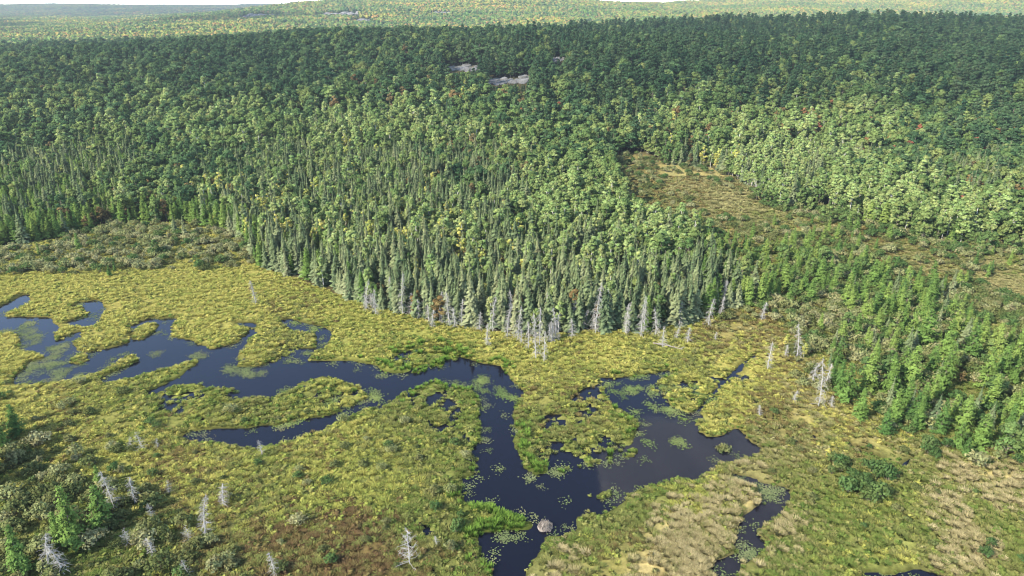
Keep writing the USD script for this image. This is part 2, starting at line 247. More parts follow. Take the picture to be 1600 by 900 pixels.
# ------------------------------------------------------------------ ground cover read off the photograph, ground and water
COVER = [  # photo pixel -> mix: g gold, l lime, n green, o olive, b brown, r rusty, s straw, t tan, e emergent
 (20,430,'ggll'),(100,440,'gggl'),(200,430,'gglo'),(300,440,'gggl'),(380,440,'ggl'),(450,470,'ggllb'),(50,475,'gggl'),(180,490,'ggg'),(320,480,'ggl'),(350,520,'ggl'),(540,500,'gll'),(600,530,'gll'),(680,525,'ggl'),
 (760,540,'ggl'),(860,555,'gll'),(930,545,'ggl'),(1020,550,'lgo'),(900,600,'llob'),(870,640,'loob'),(900,690,'ooln'),(850,700,'noo'),(1000,560,'lg'),(1080,560,'lo'),(1130,530,'bbto'),(1180,520,'bbt'),(1160,560,'gl'),
 (1190,590,'ggg'),(1140,620,'ggl'),(1060,610,'lgo'),(1100,650,'log'),(1230,600,'tgb'),(1200,640,'obb'),(1250,660,'tob'),(1300,680,'tog'),(1400,690,'tog'),(1450,720,'too'),(1500,740,'tos'),(1560,770,'ttso'),(1420,770,'no'),
 (1180,720,'to'),(1220,720,'too'),(1260,760,'oon'),(1230,830,'sto'),(1290,830,'nno'),(1340,850,'nno'),(1400,830,'ono'),(1460,800,'oto'),(1500,850,'ots'),(1560,830,'no'),(1580,890,'no'),(1470,760,'ont'),(1260,890,'oon'),
 (1200,890,'on'),(1400,890,'lo'),(1530,890,'oto'),(880,845,'oon'),(920,830,'on'),(980,790,'on'),(1040,770,'no'),(1080,770,'ll'),(1130,780,'ol'),(1170,775,'ts'),(1100,800,'tls'),(1060,820,'sos'),(1060,870,'sst'),(1110,840,'sto'),
 (980,850,'oob'),(960,880,'olb'),(880,890,'ots'),(860,860,'oon'),(1010,890,'st'),(700,700,'oln'),(700,650,'on'),(660,640,'oon'),(620,690,'loo'),(560,700,'ll'),(480,720,'lgb'),(420,740,'lo'),(350,730,'lgo'),(280,720,'lgb'),
 (200,660,'lgo'),(100,650,'lgb'),(60,630,'ggo'),(140,620,'lo'),(240,640,'on'),(280,600,'nl'),(190,720,'gl'),(60,720,'gol'),(20,660,'gl'),(20,560,'gg'),(60,800,'on'),(200,840,'on'),(100,870,'on'),(320,880,'oob'),(400,850,'oob'),
 (440,790,'lo'),(520,780,'ll'),(600,760,'lol'),(680,760,'loo'),(700,810,'on'),(640,810,'on'),(560,840,'rbr'),(520,860,'rbo'),(600,870,'bor'),(680,870,'oob'),(740,850,'no'),(720,740,'on'),(300,790,'lob'),(380,800,'lob'),
 (460,850,'obr'),(450,830,'obr'),(420,530,'lgo'),(450,540,'olo'),(480,630,'lno'),(400,650,'noo'),(530,610,'lgn'),(660,570,'eee'),(700,555,'ee'),(760,800,'eee'),(800,800,'eee'),(740,830,'ene'),(850,720,'een'),(840,700,'eno'),
 (640,570,'nle'),(1020,610,'eno'),(1345,650,'gt'),(1270,640,'gt'),(1100,290,'tb'),(1010,270,'bbo'),(1180,330,'tto'),(1300,345,'bto'),(1400,380,'tob'),(1470,410,'bot'),(1580,450,'ttt'),(1560,445,'ttt'),(1600,460,'ttt'),(1350,430,'boo'),(1250,470,'boo'),(1300,520,'oon'),(1400,540,'oon'),(1500,540,'oob'),(1350,600,'ogo'),(1450,620,'oon'),(1550,620,'on'),(1330,650,'gob'),(1380,640,'oog'),(1560,560,'on'),(1480,660,'oon'),(1570,690,'on'),(1250,800,'ont'),(1310,760,'no'),(1350,790,'nol'),(1360,740,'no'),(1430,810,'onl'),(1280,860,'onl'),(1360,880,'onl'),(1230,870,'ont'),(1450,880,'ont'),(1540,790,'no'),(1500,700,'oon'),(1240,700,'tob'),(1500,775,'oon'),(1590,800,'no'),(1450,840,'no'),(1480,810,'st'),(1505,835,'st'),(1525,860,'ts'),(1520,745,'ts'),(1585,760,'st'),(1550,820,'on'),(1590,850,'on'),(1120,300,'tt'),(1060,280,'tt'),(1160,320,'tt'),(1210,350,'to'),(1150,360,'bo'),(1050,330,'bo'),(1500,395,'to'),(1440,400,'ot'),(1300,370,'ob'),(1200,400,'no'),(1300,440,'no'),(1600,410,'on'),(1290,700,'tog'),(1350,690,'tob'),(1400,730,'ton')]
cover_tree = cKDTree([(a, b) for a, b, _ in COVER])
COL = {'g': 'gold', 'l': 'lime', 'n': 'green', 'o': 'olive', 'b': 'brown', 'r': 'rusty', 's': 'straw', 't': 'tan', 'e': 'emergent'}
# clearings and open ground: no trees inside (photo pixels, level ground)
SCRUB = world_poly([(1080,345),(1200,345),(1330,345),(1450,380),(1640,385),(1640,440),(1500,440),(1420,500),(1300,470),(1190,482),(1150,440),(1110,400)])
CLEAR = [world_poly(p) for p in (
 [(-200,395),(0,388),(60,380),(110,372),(180,352),(240,352),(300,352),(370,372),(405,420),(470,440),(560,475),(640,497),(720,512),(830,530),(920,520),(1000,520),(1080,508),(1130,487),(1180,482),(1250,480),(1300,470),(1420,500),(1500,440),(1620,420),(1900,420),(1900,1000),(-200,1000)],
 [(950,248),(1000,245),(1040,262),(1110,268),(1150,285),(1185,310),(1225,335),(1240,372),(1200,385),(1130,380),(1080,372),(1030,365),(990,345),(965,300)],
 [(1195,330),(1290,325),(1325,350),(1400,372),(1500,400),(1530,440),(1440,440),(1370,410),(1290,385),(1230,375)],
 [(1530,436),(1620,428),(1700,500),(1600,500),(1540,470)],
)]
LITTER = {'g': (.20,.18,.055), 'l': (.15,.16,.045), 'n': (.09,.11,.03), 'o': (.09,.10,.035), 'b': (.11,.08,.035), 'r': (.09,.055,.03), 's': (.31,.25,.13), 't': (.18,.165,.072), 'e': (.07,.10,.02)}
litter = np.array([np.mean([LITTER[c] for c in m], 0) for *_, m in COVER])
def ground_tint(x, y, z):
    px, py = seen_at(x, y, z)
    d, idx = cover_tree.query(np.stack([px, py], -1), k=5)
    w = 1 / (d + 6) ** 2
    t = (litter[idx] * w[..., None]).sum(-2) / w.sum(-1)[..., None]
    open_land = np.zeros(x.shape)
    near = (y > 40) & (y < 420)
    for c in [*CLEAR, SCRUB]: open_land[near] = np.maximum(open_land[near], shapely.contains_xy(c, x[near], y[near]))
    s = np.where((y < GY1 - 2) & (y > GY0) & (x > GX0) & (x < GX1), shore(x.ravel(), y.ravel()).reshape(x.shape), 30)
    t = t * np.clip(.45 + s * .4, .25, 1)[..., None]
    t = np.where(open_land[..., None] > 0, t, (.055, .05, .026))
    for rx, ry, w, h, *_ in rocks:
        far = 3.0 if ry > 1000 else 1.0
        q = ((x - rx) / (w * .5)) ** 2 + ((y - ry + 5 * far) / (11 * far)) ** 2 + 1.6 * (fb(x, y, 14 * far, 3, 71) - .5)
        t = np.where(q[..., None] < .8, (.105, .103, .090), t)         # lichen-grey bedrock between the slabs
    return t
rows = np.concatenate([np.linspace(-600, 40, 24), np.arange(52, 240, .62), 240 * 1.021 ** np.arange(0, 205)])
cols = np.linspace(-1, 1, 801)
yy = np.repeat(rows[:, None], len(cols), 1)
xx = cols[None, :] * np.maximum(300, 1.15 * yy + 60)
xx[rows < 45] = cols[None, :] * 600
zz = terrain(xx, yy)
nr, nc = xx.shape
i, j = np.meshgrid(np.arange(nr - 1), np.arange(nc - 1), indexing='ij')
quads = np.stack([i * nc + j, i * nc + j + 1, (i + 1) * nc + j + 1, (i + 1) * nc + j], -1).reshape(-1, 4)
g = mesh('/World/ground', np.stack([xx, yy, zz], -1).reshape(-1, 3), quads, M['peat'], tint=ground_tint(xx, yy, zz).reshape(-1, 3), smooth=True)
tag(g, 'peaty marsh ground rising into forested hills', 'ground', kind='structure')
wv = [(-290, 45, 0), (250, 45, 0), (250, 250, 0), (-290, 250, 0)]
tag(mesh('/World/water', wv, [[0, 1, 2, 3]], M['water']), 'dark still creek winding through the marsh', 'water', kind='structure')

# ------------------------------------------------------------------ plant shapes
def face_out(v, f, n):
    """turn each quad so that its front agrees with its shading normals"""
    f = np.array(f); v = np.asarray(v); n = np.asarray(n)
    g = np.cross(v[f[:, 1]] - v[f[:, 0]], v[f[:, 2]] - v[f[:, 0]]) + np.cross(v[f[:, 2]] - v[f[:, 0]], v[f[:, -1]] - v[f[:, 0]])
    back = (g * n[f].mean(1)).sum(1) < 0
    f[back] = f[back][:, ::-1]
    return f

def leaves(rng, centres, normals, size, aspect=1.0, tint=None, round_n=None, spread=.55):
    """one quad per centre, roughly facing its normal; returns v, f, shading normals, tint"""
    n = len(centres)
    d = normals + rng.normal(0, spread, (n, 3)); d /= np.linalg.norm(d, axis=1, keepdims=True)
    d = np.where((d * normals).sum(1, keepdims=True) < 0, -d, d)
    a = np.cross(d, rng.normal(0, 1, (n, 3))); a /= np.linalg.norm(a, axis=1, keepdims=True) + 1e-9
    b = np.cross(d, a)
    s = (np.asarray(size) * rng.uniform(.7, 1.3, n))[:, None] * .5
    a, b = a * s, b * s * aspect
    v = np.stack([centres - a - b, centres + a - b * .6, centres + a * .8 + b, centres - a * .7 + b * .8], 1).reshape(-1, 3)
    f = np.arange(4 * n).reshape(-1, 4)
    sn = d * .5 + normals * .5; sn /= np.linalg.norm(sn, axis=1, keepdims=True)
    t = np.ones((n, 3)) if tint is None else tint
    return v, face_out(v, f, np.repeat(sn, 4, 0)), np.repeat(sn, 4, 0), np.repeat(t, 4, 0)

def join(parts):
    vs, fs, ns, ts, o = [], [], [], [], 0
    for v, f, n, t in parts:
        vs.append(v); fs.append(f + o); ns.append(n); ts.append(t); o += len(v)
    return np.vstack(vs), np.vstack(fs), np.vstack(ns), np.vstack(ts)

def tube_quads(pts, radii, sides=5):
    p = np.asarray(pts, float); r = np.broadcast_to(radii, len(p))
    t = np.gradient(p, axis=0); t /= np.linalg.norm(t, axis=1, keepdims=True) + 1e-9
    a = np.cross(t, np.where(np.abs(t[:, 2:]) < .9, [0, 0, 1.], [1., 0, 0])); a /= np.linalg.norm(a, axis=1, keepdims=True) + 1e-9
    b = np.cross(t, a); g = np.arange(sides) * 2 * math.pi / sides
    rad = np.cos(g)[None, :, None] * a[:, None] + np.sin(g)[None, :, None] * b[:, None]
    v = (p[:, None] + r[:, None, None] * rad).reshape(-1, 3)
    i, j = np.meshgrid(np.arange(len(p) - 1), np.arange(sides), indexing='ij')
    f = np.stack([i * sides + j, i * sides + (j + 1) % sides, (i + 1) * sides + (j + 1) % sides, (i + 1) * sides + j], -1).reshape(-1, 4)
    return v, f, rad.reshape(-1, 3), np.ones((len(v), 3))

def clumps_crown(rng, clumps, per, size, aspect=1.0):
    parts = []
    for c, r in clumps:
        u = rng.normal(0, 1, (per, 3)); u /= np.linalg.norm(u, axis=1, keepdims=True)
        u[:, 2] = np.where(u[:, 2] < -.35, -u[:, 2] * .6, u[:, 2])
        r = np.asarray(r) * np.ones(3)
        n = u / r; n /= np.linalg.norm(n, axis=1, keepdims=True)
        k = rng.uniform(.45, 1.22, (per, 1)) ** .8
        tone = rng.uniform(.80, 1.22) * np.array([1, 1, 1]) + rng.normal(0, .05, 3) * [1, .5, .5]
        parts.append(leaves(rng, np.asarray(c) + u * r * k, n, size, aspect, np.repeat(tone[None], per, 0) * rng.uniform(.85, 1.15, (per, 1))))
    return join(parts)

def broad_tree(seed, h=13.0, rad=3.4, base=.32, per=60, size=.62, n=18, slim=1.0):
    rng = np.random.default_rng(seed)
    cl, trunk = [], []
    lean = rng.normal(0, .45, 2); squash = rng.uniform(.72, 1.0)
    for k in range(n):
        t = rng.uniform(0, 1) ** .8
        z = h * (base + (1 - base) * t * .90)
        prof = math.sin(math.pi * min(1, .18 + .80 * t)) ** .7
        ang = k * 2.4 + rng.uniform(-.4, .4); rr = rad * prof * math.sqrt(rng.uniform(.1, 1)) * slim
        cr = rad * rng.uniform(.20, .44) * (1.1 - .35 * t)
        c = np.array([math.cos(ang) * rr * .8 + lean[0] * t, math.sin(ang) * rr * .8 * squash + lean[1] * t, z])
        cl.append((c, (cr, cr, cr * .85)))
        if k % 2 == 0 or base > .4:
            b0 = np.array([lean[0] * t * .6, lean[1] * t * .6, z - max(1.0, rr * .8)])
            trunk.append(tube_quads([b0, (b0 + c) / 2 + [0, 0, .2], c], [.08, .06, .03], 4))
    trunk.append(tube_quads([[0, 0, -.6], [lean[0] * .3, lean[1] * .3, h * .35], [lean[0] * .7, lean[1] * .7, h * .7], [lean[0], lean[1], h * .92]], [h * .0125, h * .010, h * .0065, .03], 6))
    return clumps_crown(rng, cl, per, size), join(trunk)

def spruce(seed, h=14.0, rad=1.45, gap=.55, ragged=.3, low=.06):
    """a narrow pole of drooping branches"""
    rng = np.random.default_rng(seed)
    V, F, N, T, o = [], [], [], [], 0
    z = h * low
    club = rng.uniform(.1, .3)
    while z < h * .985:
        t = z / h
        r0 = rad * ((1 - t) ** .95 * 1.2 + .06) * (1 - club * math.exp(-((t - .82) / .08) ** 2))
        nb = 11 if t < .6 else 8 if t < .85 else 5
        tone = rng.uniform(.8, 1.2) * np.array([1 + .22 * (1 - t), 1 + .12 * (1 - t), 1 + .26 * (1 - t)])   # lower branches carry grey-beige lichen
        for b in range(nb):
            if rng.random() < ragged * (.5 - .4 * t): continue
            a = rng.uniform(0, 2 * math.pi); r = r0 * rng.uniform(.45, 1.3)
            d = np.array([math.cos(a), math.sin(a), 0]); s = np.array([-d[1], d[0], 0])
            drop = r * rng.uniform(.25, .65) + .1
            w = .09 + r * .17
            root, mid, tip = np.array([0, 0, z + .12]), d * r * .55 + [0, 0, z - drop * .35], d * r + [0, 0, z - drop * .8]
            hang = np.array([0, 0, -(.16 + .22 * r)])
            v = [root, mid + s * w, tip, mid - s * w,                        # flat spray
                 root + d * .15, mid + hang * .2, tip + hang * .4, mid + hang * 1.2 - d * .1,
                 mid + s * w * .3, mid + s * w + hang * .9, tip + hang * .2 + s * w * .6, tip,
                 mid - s * w * .3, mid - s * w + hang * .9, tip + hang * .2 - s * w * .6, tip]
            nn = d * .75 + np.array([0, 0, .55]); nn /= np.linalg.norm(nn)
            V += v; N += [nn] * 4 + [nn * .8 + s * .3] * 4 + [nn + s * .5] * 4 + [nn - s * .5] * 4
            F += [[o + q * 4 + k for k in range(4)] for q in range(4)]; o += 16
            T += [tone * rng.uniform(.8, 1.2)] * 16
        z += gap * (1.15 - .55 * t) * rng.uniform(.8, 1.2)
    N = np.array(N); N /= np.linalg.norm(N, axis=1, keepdims=True)
    trunk = join([tube_quads([[0, 0, -.5], [0, 0, h * .5], [0, 0, h * 1.02]], [h * .0105, h * .007, .02], 5)])
    return (np.array(V), face_out(V, F, N), N, np.array(T)), trunk

def larch(seed, h=10.0, rad=2.1, per=26, size=.42):
    """a soft feathery cone of upswept branches"""
    rng = np.random.default_rng(seed)
    parts, trunk = [], []
    z = h * .08
    while z < h * .97:
        t = z / h
        r0 = rad * (1 - t) ** .8 + .12
        nb = 7 if t < .6 else 5
        for b in range(nb):
            a = rng.uniform(0, 2 * math.pi); r = r0 * rng.uniform(.6, 1.12)
            n = max(5, int(per * r / rad) + 4)
            q = rng.uniform(.15, 1, n)
            d = np.array([math.cos(a), math.sin(a), 0])
            c = d * (q * r)[:, None] + np.stack([rng.normal(0, .13 + .10 * r, n), rng.normal(0, .13 + .10 * r, n), z + q * r * .10 + rng.normal(0, .13, n)], 1)
            nn = d * .7 + np.array([0, 0, .6]) ; nn = np.repeat((nn / np.linalg.norm(nn))[None], n, 0)
            tone = rng.uniform(.8, 1.2)
            parts.append(leaves(rng, c, nn, size * (.7 + .4 * (1 - t)), .55, np.ones((n, 3)) * tone * rng.uniform(.85, 1.15, (n, 1)), spread=.5))
            if b < 3: trunk.append(tube_quads([[0, 0, z], d * r * .8 + [0, 0, z + .08 * r]], [.035, .012], 3))
        z += .62 * (1.1 - .4 * t)
    trunk.append(tube_quads([[0, 0, -.5], [0, 0, h * .5], [0, 0, h]], [h * .013, h * .008, .015], 5))
    return join(parts), join(trunk)

def pine(seed, h=16.0, rad=3.2, per=46, size=.75):
    """tiers of flat irregular plates of needles"""
    rng = np.random.default_rng(seed)
    cl, trunk = [], []
    for k in range(20):
        t = (k + rng.uniform(0, .8)) / 20
        z = h * (.22 + .76 * t); r0 = rad * ((1 - t) ** .7 * .9 + .15)
        a = k * 2.4 + rng.uniform(-.5, .5); rr = r0 * rng.uniform(.35, .75)
        c = np.array([math.cos(a) * rr, math.sin(a) * rr, z]); w = r0 * rng.uniform(.38, .58) + .2
        cl.append((c, (w, w, .45 + .25 * (1 - t))))
        trunk.append(tube_quads([[0, 0, z - .5], c], [.07, .03], 3))
    trunk.append(tube_quads([[0, 0, -.6], [0, 0, h * .5], [0, 0, h * .97]], [h * .013, h * .009, .03], 6))
    return clumps_crown(rng, cl, per, size, .8), join(trunk)

def snag(seed, h=9.0, rad=1.3, branches=70, twigs=4, broken=False, droop=.35):
    """bare dead conifer: bleached pole, drooping branches, fine twigs"""
    rng = np.random.default_rng(seed)
    lean = rng.normal(0, .055, 2) * h
    top = .75 if broken else 1.0
    P = lambda t: np.array([lean[0] * t * t, lean[1] * t * t, h * t])
    trunk = join([tube_quads([P(0) - [0, 0, .5], P(.35), P(.7), P(top)], [h * .008 + .02, h * .006 + .018, h * .004 + .012, .015 if not broken else h * .004], 6)])
    parts = []
    for k in range(branches):
        t = .06 + .90 * top * (k + rng.uniform(0, 1)) / branches
        if t > top: continue
        r = (rad * (1 - t / 1.05) ** .6 + .12) * rng.uniform(.45, 1.25)
        a = rng.uniform(0, 2 * math.pi); d = np.array([math.cos(a), math.sin(a), 0])
        p0 = P(t); p1 = p0 + d * r * .55 + [0, 0, r * rng.uniform(-.15, .12)]; p2 = p0 + d * r - [0, 0, r * droop * rng.uniform(.2, 1.8)]
        parts.append(tube_quads([p0, p1, p2], [.032, .024, .012], 3))
        for q in range(twigs):
            s = rng.uniform(.25, 1); b0 = p0 + (p2 - p0) * s
            e = b0 + rng.normal(0, .24, 3) * (.4 + r * .5) + [0, 0, -.15]
            parts.append(tube_quads([b0, e], [.016, .008], 3))
    return join(parts), trunk

def bush(seed, h=2.2, rad=1.5, n=9, per=34, size=.30):
    rng = np.random.default_rng(seed)
    cl, stems = [], []
    for k in range(n):
        a = k * 2.4; rr = rad * math.sqrt(k / n) * .8
        hh = h * (1 - .45 * (rr / rad) ** 2) * rng.uniform(.7, 1)
        c = np.array([math.cos(a) * rr, math.sin(a) * rr, hh * .62]); w = rad * rng.uniform(.30, .46)
        cl.append((c, (w, w, hh * .42)))
        stems.append(tube_quads([[rng.normal(0, .1), rng.normal(0, .1), -.2], c * [.6, .6, .7], c], [.035, .025, .01], 3))
    return clumps_crown(rng, cl, per, size, .7), join(stems)

def tussock(seed, r=.62, h=.62, n=42, size=.26):
    rng = np.random.default_rng(seed)
    u = rng.normal(0, 1, (n, 3)); u[:, 2] = np.abs(u[:, 2]) * .9 + .1; u /= np.linalg.norm(u, axis=1, keepdims=True)
    k = rng.uniform(.55, 1.1, (n, 1))
    c = u * [r, r, h] * k
    lump = rng.uniform(.75, 1.25, (n, 1)) * np.ones((n, 3))
    return leaves(rng, c, u, size, 1.5, lump, spread=.6)

def blades(seed, r=.45, h=1.0, n=40, w=.05, lean=.45, bend=.25):
    rng = np.random.default_rng(seed)
    V, N, T = [], [], []
    wind = np.array([.5, .12, 0]) * bend
    for k in range(n):
        a = rng.uniform(0, 2 * math.pi); d = np.array([math.cos(a), math.sin(a), 0]); s = np.array([-d[1], d[0], 0])
        p0 = d * r * math.sqrt(rng.uniform(0, 1)); hh = h * rng.uniform(.55, 1.1)
        p1 = p0 + d * lean * hh * .35 + [0, 0, hh * .62] + wind * hh * .5; p2 = p0 + d * lean * hh + [0, 0, hh * rng.uniform(.75, 1)] + wind * hh * 1.6
        ww = w * rng.uniform(.7, 1.4)
        V += [p0 - s * ww * .7, p0 + s * ww * .7, p1 + s * ww, p1 - s * ww, p1 - s * ww, p1 + s * ww, p2 + s * ww * .3, p2 - s * ww * .3]
        nn = d * -.35 + np.array([0, 0, .9]); nn /= np.linalg.norm(nn); N += [nn] * 8; T += [np.ones(3) * rng.uniform(.75, 1.25)] * 8
    return np.array(V), face_out(V, np.arange(len(V)).reshape(-1, 4), N), np.array(N), np.array(T)

def pads(seed, r=1.1, n=12, size=.26):
    """floating round leaves, each a flat eight-sided disc with its notch"""
    rng = np.random.default_rng(seed)
    V, F, T, o, done = [], [], [], 0, []
    for k in range(n * 6):
        p = rng.normal(0, r * .5, 2); q = size * rng.uniform(.6, 1.25)
        if any(math.hypot(p[0] - a, p[1] - b) < (q + c) * .9 for a, b, c in done): continue
        done.append((p[0], p[1], q))
        a0 = rng.uniform(0, 6.28); ang = a0 + np.linspace(.2, 6.08, 8)
        tilt = rng.normal(0, .03, 2)
        ring = np.stack([p[0] + q * np.cos(ang), p[1] + q * np.sin(ang) * .92, .025 + .006 * len(done) / n + q * (np.cos(ang) * tilt[0] + np.sin(ang) * tilt[1])], 1)
        V += [[p[0], p[1], .02 + .006 * len(done) / n], *ring]
        for j in range(0, 6, 2): F.append([o, o + 1 + j, o + 2 + j, o + 3 + j])
        F.append([o, o + 7, o + 8, o])
        T += [np.ones(3) * rng.uniform(.8, 1.2)] * 9; o += 9
        if len(done) >= n: break
    F = np.array(F); F = np.vstack([F[:, :3], F[F[:, 0] != F[:, 3]][:, [0, 2, 3]]])
    V = np.array(V)
    return V, F, np.tile([0, 0, 1.], (len(V), 1)), np.array(T)

# kinds: name -> (list of (crown, trunk) shapes, leaf material, trunk material)
KINDS = {
 'S': ([spruce(s, 14, r, g, q) for s, r, g, q in ((1, 1.75, .52, .2), (2, 1.5, .6, .35), (3, 2.1, .52, .2), (4, 1.3, .66, .5), (5, 1.9, .56, .3))], M['spruce'], M['bark_dark']),
 'L': ([larch(s, 10, r) for s, r in ((11, 1.9), (12, 2.2), (13, 1.6), (14, 2.0))], M['larch'], M['bark_dark']),
 'A': ([broad_tree(s, 14, r, b, 46, .52, n) for s, r, b, n in ((21, 2.9, .26, 27), (22, 2.3, .30, 22), (23, 3.3, .24, 30), (24, 2.1, .20, 24), (25, 1.8, .22, 20), (26, 2.7, .28, 24))], M['aspen'], M['bark_pale']),
 'Y': ([broad_tree(s, 12, r, b, 42, .50, n) for s, r, b, n in ((31, 2.4, .22, 24), (32, 2.0, .2, 22))], M['yellow'], M['bark_pale']),
 'B': ([broad_tree(s, 13, r, b, 44, .62, n) for s, r, b, n in ((41, 3.7, .20, 28), (42, 3.3, .2, 25), (43, 4.3, .18, 34), (44, 2.6, .16, 24), (45, 3.1, .14, 30), (46, 3.9, .22, 22), (47, 2.3, .12, 22))], M['broadleaf'], M['bark_dark']),
 'D': ([broad_tree(s, 14, r, b, 44, .66, n) for s, r, b, n in ((51, 4.0, .2, 28), (52, 3.4, .2, 24), (53, 4.6, .2, 32))], M['dark'], M['bark_dark']),
 'P': ([pine(s, 16, r) for s, r in ((61, 3.0), (62, 2.6), (63, 3.5))], M['pine'], M['bark_dark']),
 'O': ([broad_tree(s, 11, r, b, 54, .60, n) for s, r, b, n in ((71, 3.0, .25, 15), (72, 2.5, .28, 13))], M['rust'], M['bark_dark']),
 'R': ([broad_tree(s, 11, r, b, 54, .60, n) for s, r, b, n in ((81, 2.8, .25, 14), (82, 2.3, .28, 12))], M['red'], M['bark_dark']),
 'W': ([bush(s, 2.4, r, n) for s, r, n in ((91, 1.5, 9), (92, 1.8, 11), (93, 1.2, 8))], M['willow'], M['bark_dark']),
 'G': ([bush(s, 2.6, r, n) for s, r, n in ((94, 1.6, 10), (95, 1.3, 8))], M['alder'], M['bark_dark']),
 'H': ([bush(s, 2.0, r, n) for s, r, n in ((96, 1.5, 9), (97, 1.2, 8), (98, 1.8, 11))], M['shady'], M['bark_dark']),
 'X': ([snag(s, 9, r, b, 3, k) for s, r, b, k in ((101, 1.2, 84, False), (102, .9, 74, True), (103, 1.45, 90, False), (104, 1.0, 60, True))], M['deadwood'], M['deadwood']),
 'Z': ([snag(s, 5, r, b, 3, False, -.1) for s, r, b in ((111, 1.45, 46), (112, 1.7, 40))], M['deadwood'], M['deadwood']),
}
HEIGHT = {'S': 14, 'L': 10, 'A': 14, 'Y': 12, 'B': 13, 'D': 14, 'P': 16, 'O': 11, 'R': 11, 'W': 2.4, 'G': 2.6, 'H': 2.0, 'X': 9, 'Z': 5}
WIDTH = {'S': 2.6, 'L': 3.4, 'A': 5, 'Y': 4.2, 'B': 6.5, 'D': 7, 'P': 5, 'O': 5, 'R': 4.6, 'W': 3, 'G': 3, 'H': 3, 'X': 1.8, 'Z': 3}

# ------------------------------------------------------------------ what grows where: samples read off the photograph (pixel of the foot -> mix of kinds)
TREES = [(30,340,'LLLLSB'),(100,270,'LLLSSB'),(60,225,'BBAOD'),(200,255,'LLLSBB'),(140,320,'LLSB'),(125,360,'LLSB'),(170,350,'OOBD'),(230,345,'OBAA'),(290,320,'BDDO'),(330,340,'YYAAL'),(400,345,'YAAS'),
 (300,270,'BDDB'),(430,385,'YYASL'),(420,410,'YSLA'),(490,420,'SSSALY'),(560,450,'SSSSLA'),(640,470,'SSSSSAO'),(520,380,'SSALY'),(600,400,'SSSAA'),(700,440,'SSSAY'),(760,480,'SSSSSA'),(830,490,'SSSSAA'),
 (700,380,'AASSY'),(780,410,'ASSYO'),(860,430,'AAASS'),(940,430,'AAASSS'),(900,490,'SSSSAO'),(1000,480,'SSSSSA'),(1010,400,'AAAABS'),(1070,400,'ABBL'),(1080,470,'SSSSL'),(1130,455,'SSLLB'),(1180,460,'SLLLB'),
 (1160,410,'LLLB'),(1250,430,'LLLW'),(620,340,'ASSSBY'),(560,310,'ASSBB'),(480,330,'AYBSS'),(700,320,'SSSABO'),(760,340,'AASSB'),(850,350,'AABB'),(920,340,'AABBB'),(950,300,'BBAL'),(1000,350,'ALLB'),
 (400,290,'BSSBD'),(470,260,'ASBBS'),(560,255,'AAYBS'),(640,270,'SSSBB'),(720,265,'OOBDS'),(760,290,'OSSBD'),(820,270,'BBBA'),(900,260,'BBDB'),(380,225,'ABBS'),(480,215,'ABSS'),(600,225,'ABSB'),(700,230,'BBAS'),
 (60,190,'BDDB'),(200,190,'BBDA'),(260,150,'DDBB'),(180,120,'DDDB'),(330,190,'BBDS'),(430,150,'DDDDP'),(520,170,'BBBLA'),(600,170,'BBDO'),(690,190,'BBOAD'),(640,140,'BDDO'),(540,110,'DDDB'),(400,95,'DDDD'),
 (300,100,'DDD'),(740,180,'BBYOD'),(800,190,'BBDO'),(860,210,'BBBD'),(760,150,'DPB'),(700,120,'DBD'),(800,120,'DPDB'),(900,140,'DPPB'),(1000,150,'PPDB'),(950,190,'DDPBS'),(1050,200,'BBAO'),(1000,100,'PPD'),
 (900,80,'DPB'),(1100,100,'PPDD'),(1200,90,'PPDB'),(1350,90,'PPDB'),(1500,100,'PPDD'),(1580,150,'PPDB'),(1150,150,'PPBD'),(1250,150,'PPDB'),(1400,150,'PPDDB'),(1120,200,'BBBAO'),(1200,190,'BBBAO'),(1250,190,'BBOR'),
 (1320,200,'BBBAA'),(1420,200,'BBBD'),(1550,210,'PBDRB'),(1100,245,'BBYOS'),(1180,250,'AAAB'),(1240,260,'AAAAX'),(1300,280,'AAAABS'),(1380,310,'AAAAA'),(1300,330,'AAB'),(1240,310,'AABS'),(1440,340,'AAAB'),
 (1470,350,'AABB'),(1400,250,'BDDR'),(1500,260,'PDBR'),(1560,290,'BDBS'),(1490,300,'BBSO'),(1540,350,'AAABB'),(1590,370,'AABB'),(1330,380,'LLBW'),(1400,400,'LLBG'),(1300,410,'LLLG'),(540,235,'AAAS'),(640,205,'AAB'),(330,215,'AAB'),(1350,210,'AAB'),(860,330,'AAA'),(1040,380,'AAA'),(1370,460,'LLLSB'),(1450,480,'LLLB'),
 (1500,470,'LB'),(1560,520,'LLB')]
rng = np.random.default_rng(7)
tx, ty, tk, ts = [], [], [], []
ctrl = cKDTree([(a, b * 1.6) for a, b, _ in TREES])
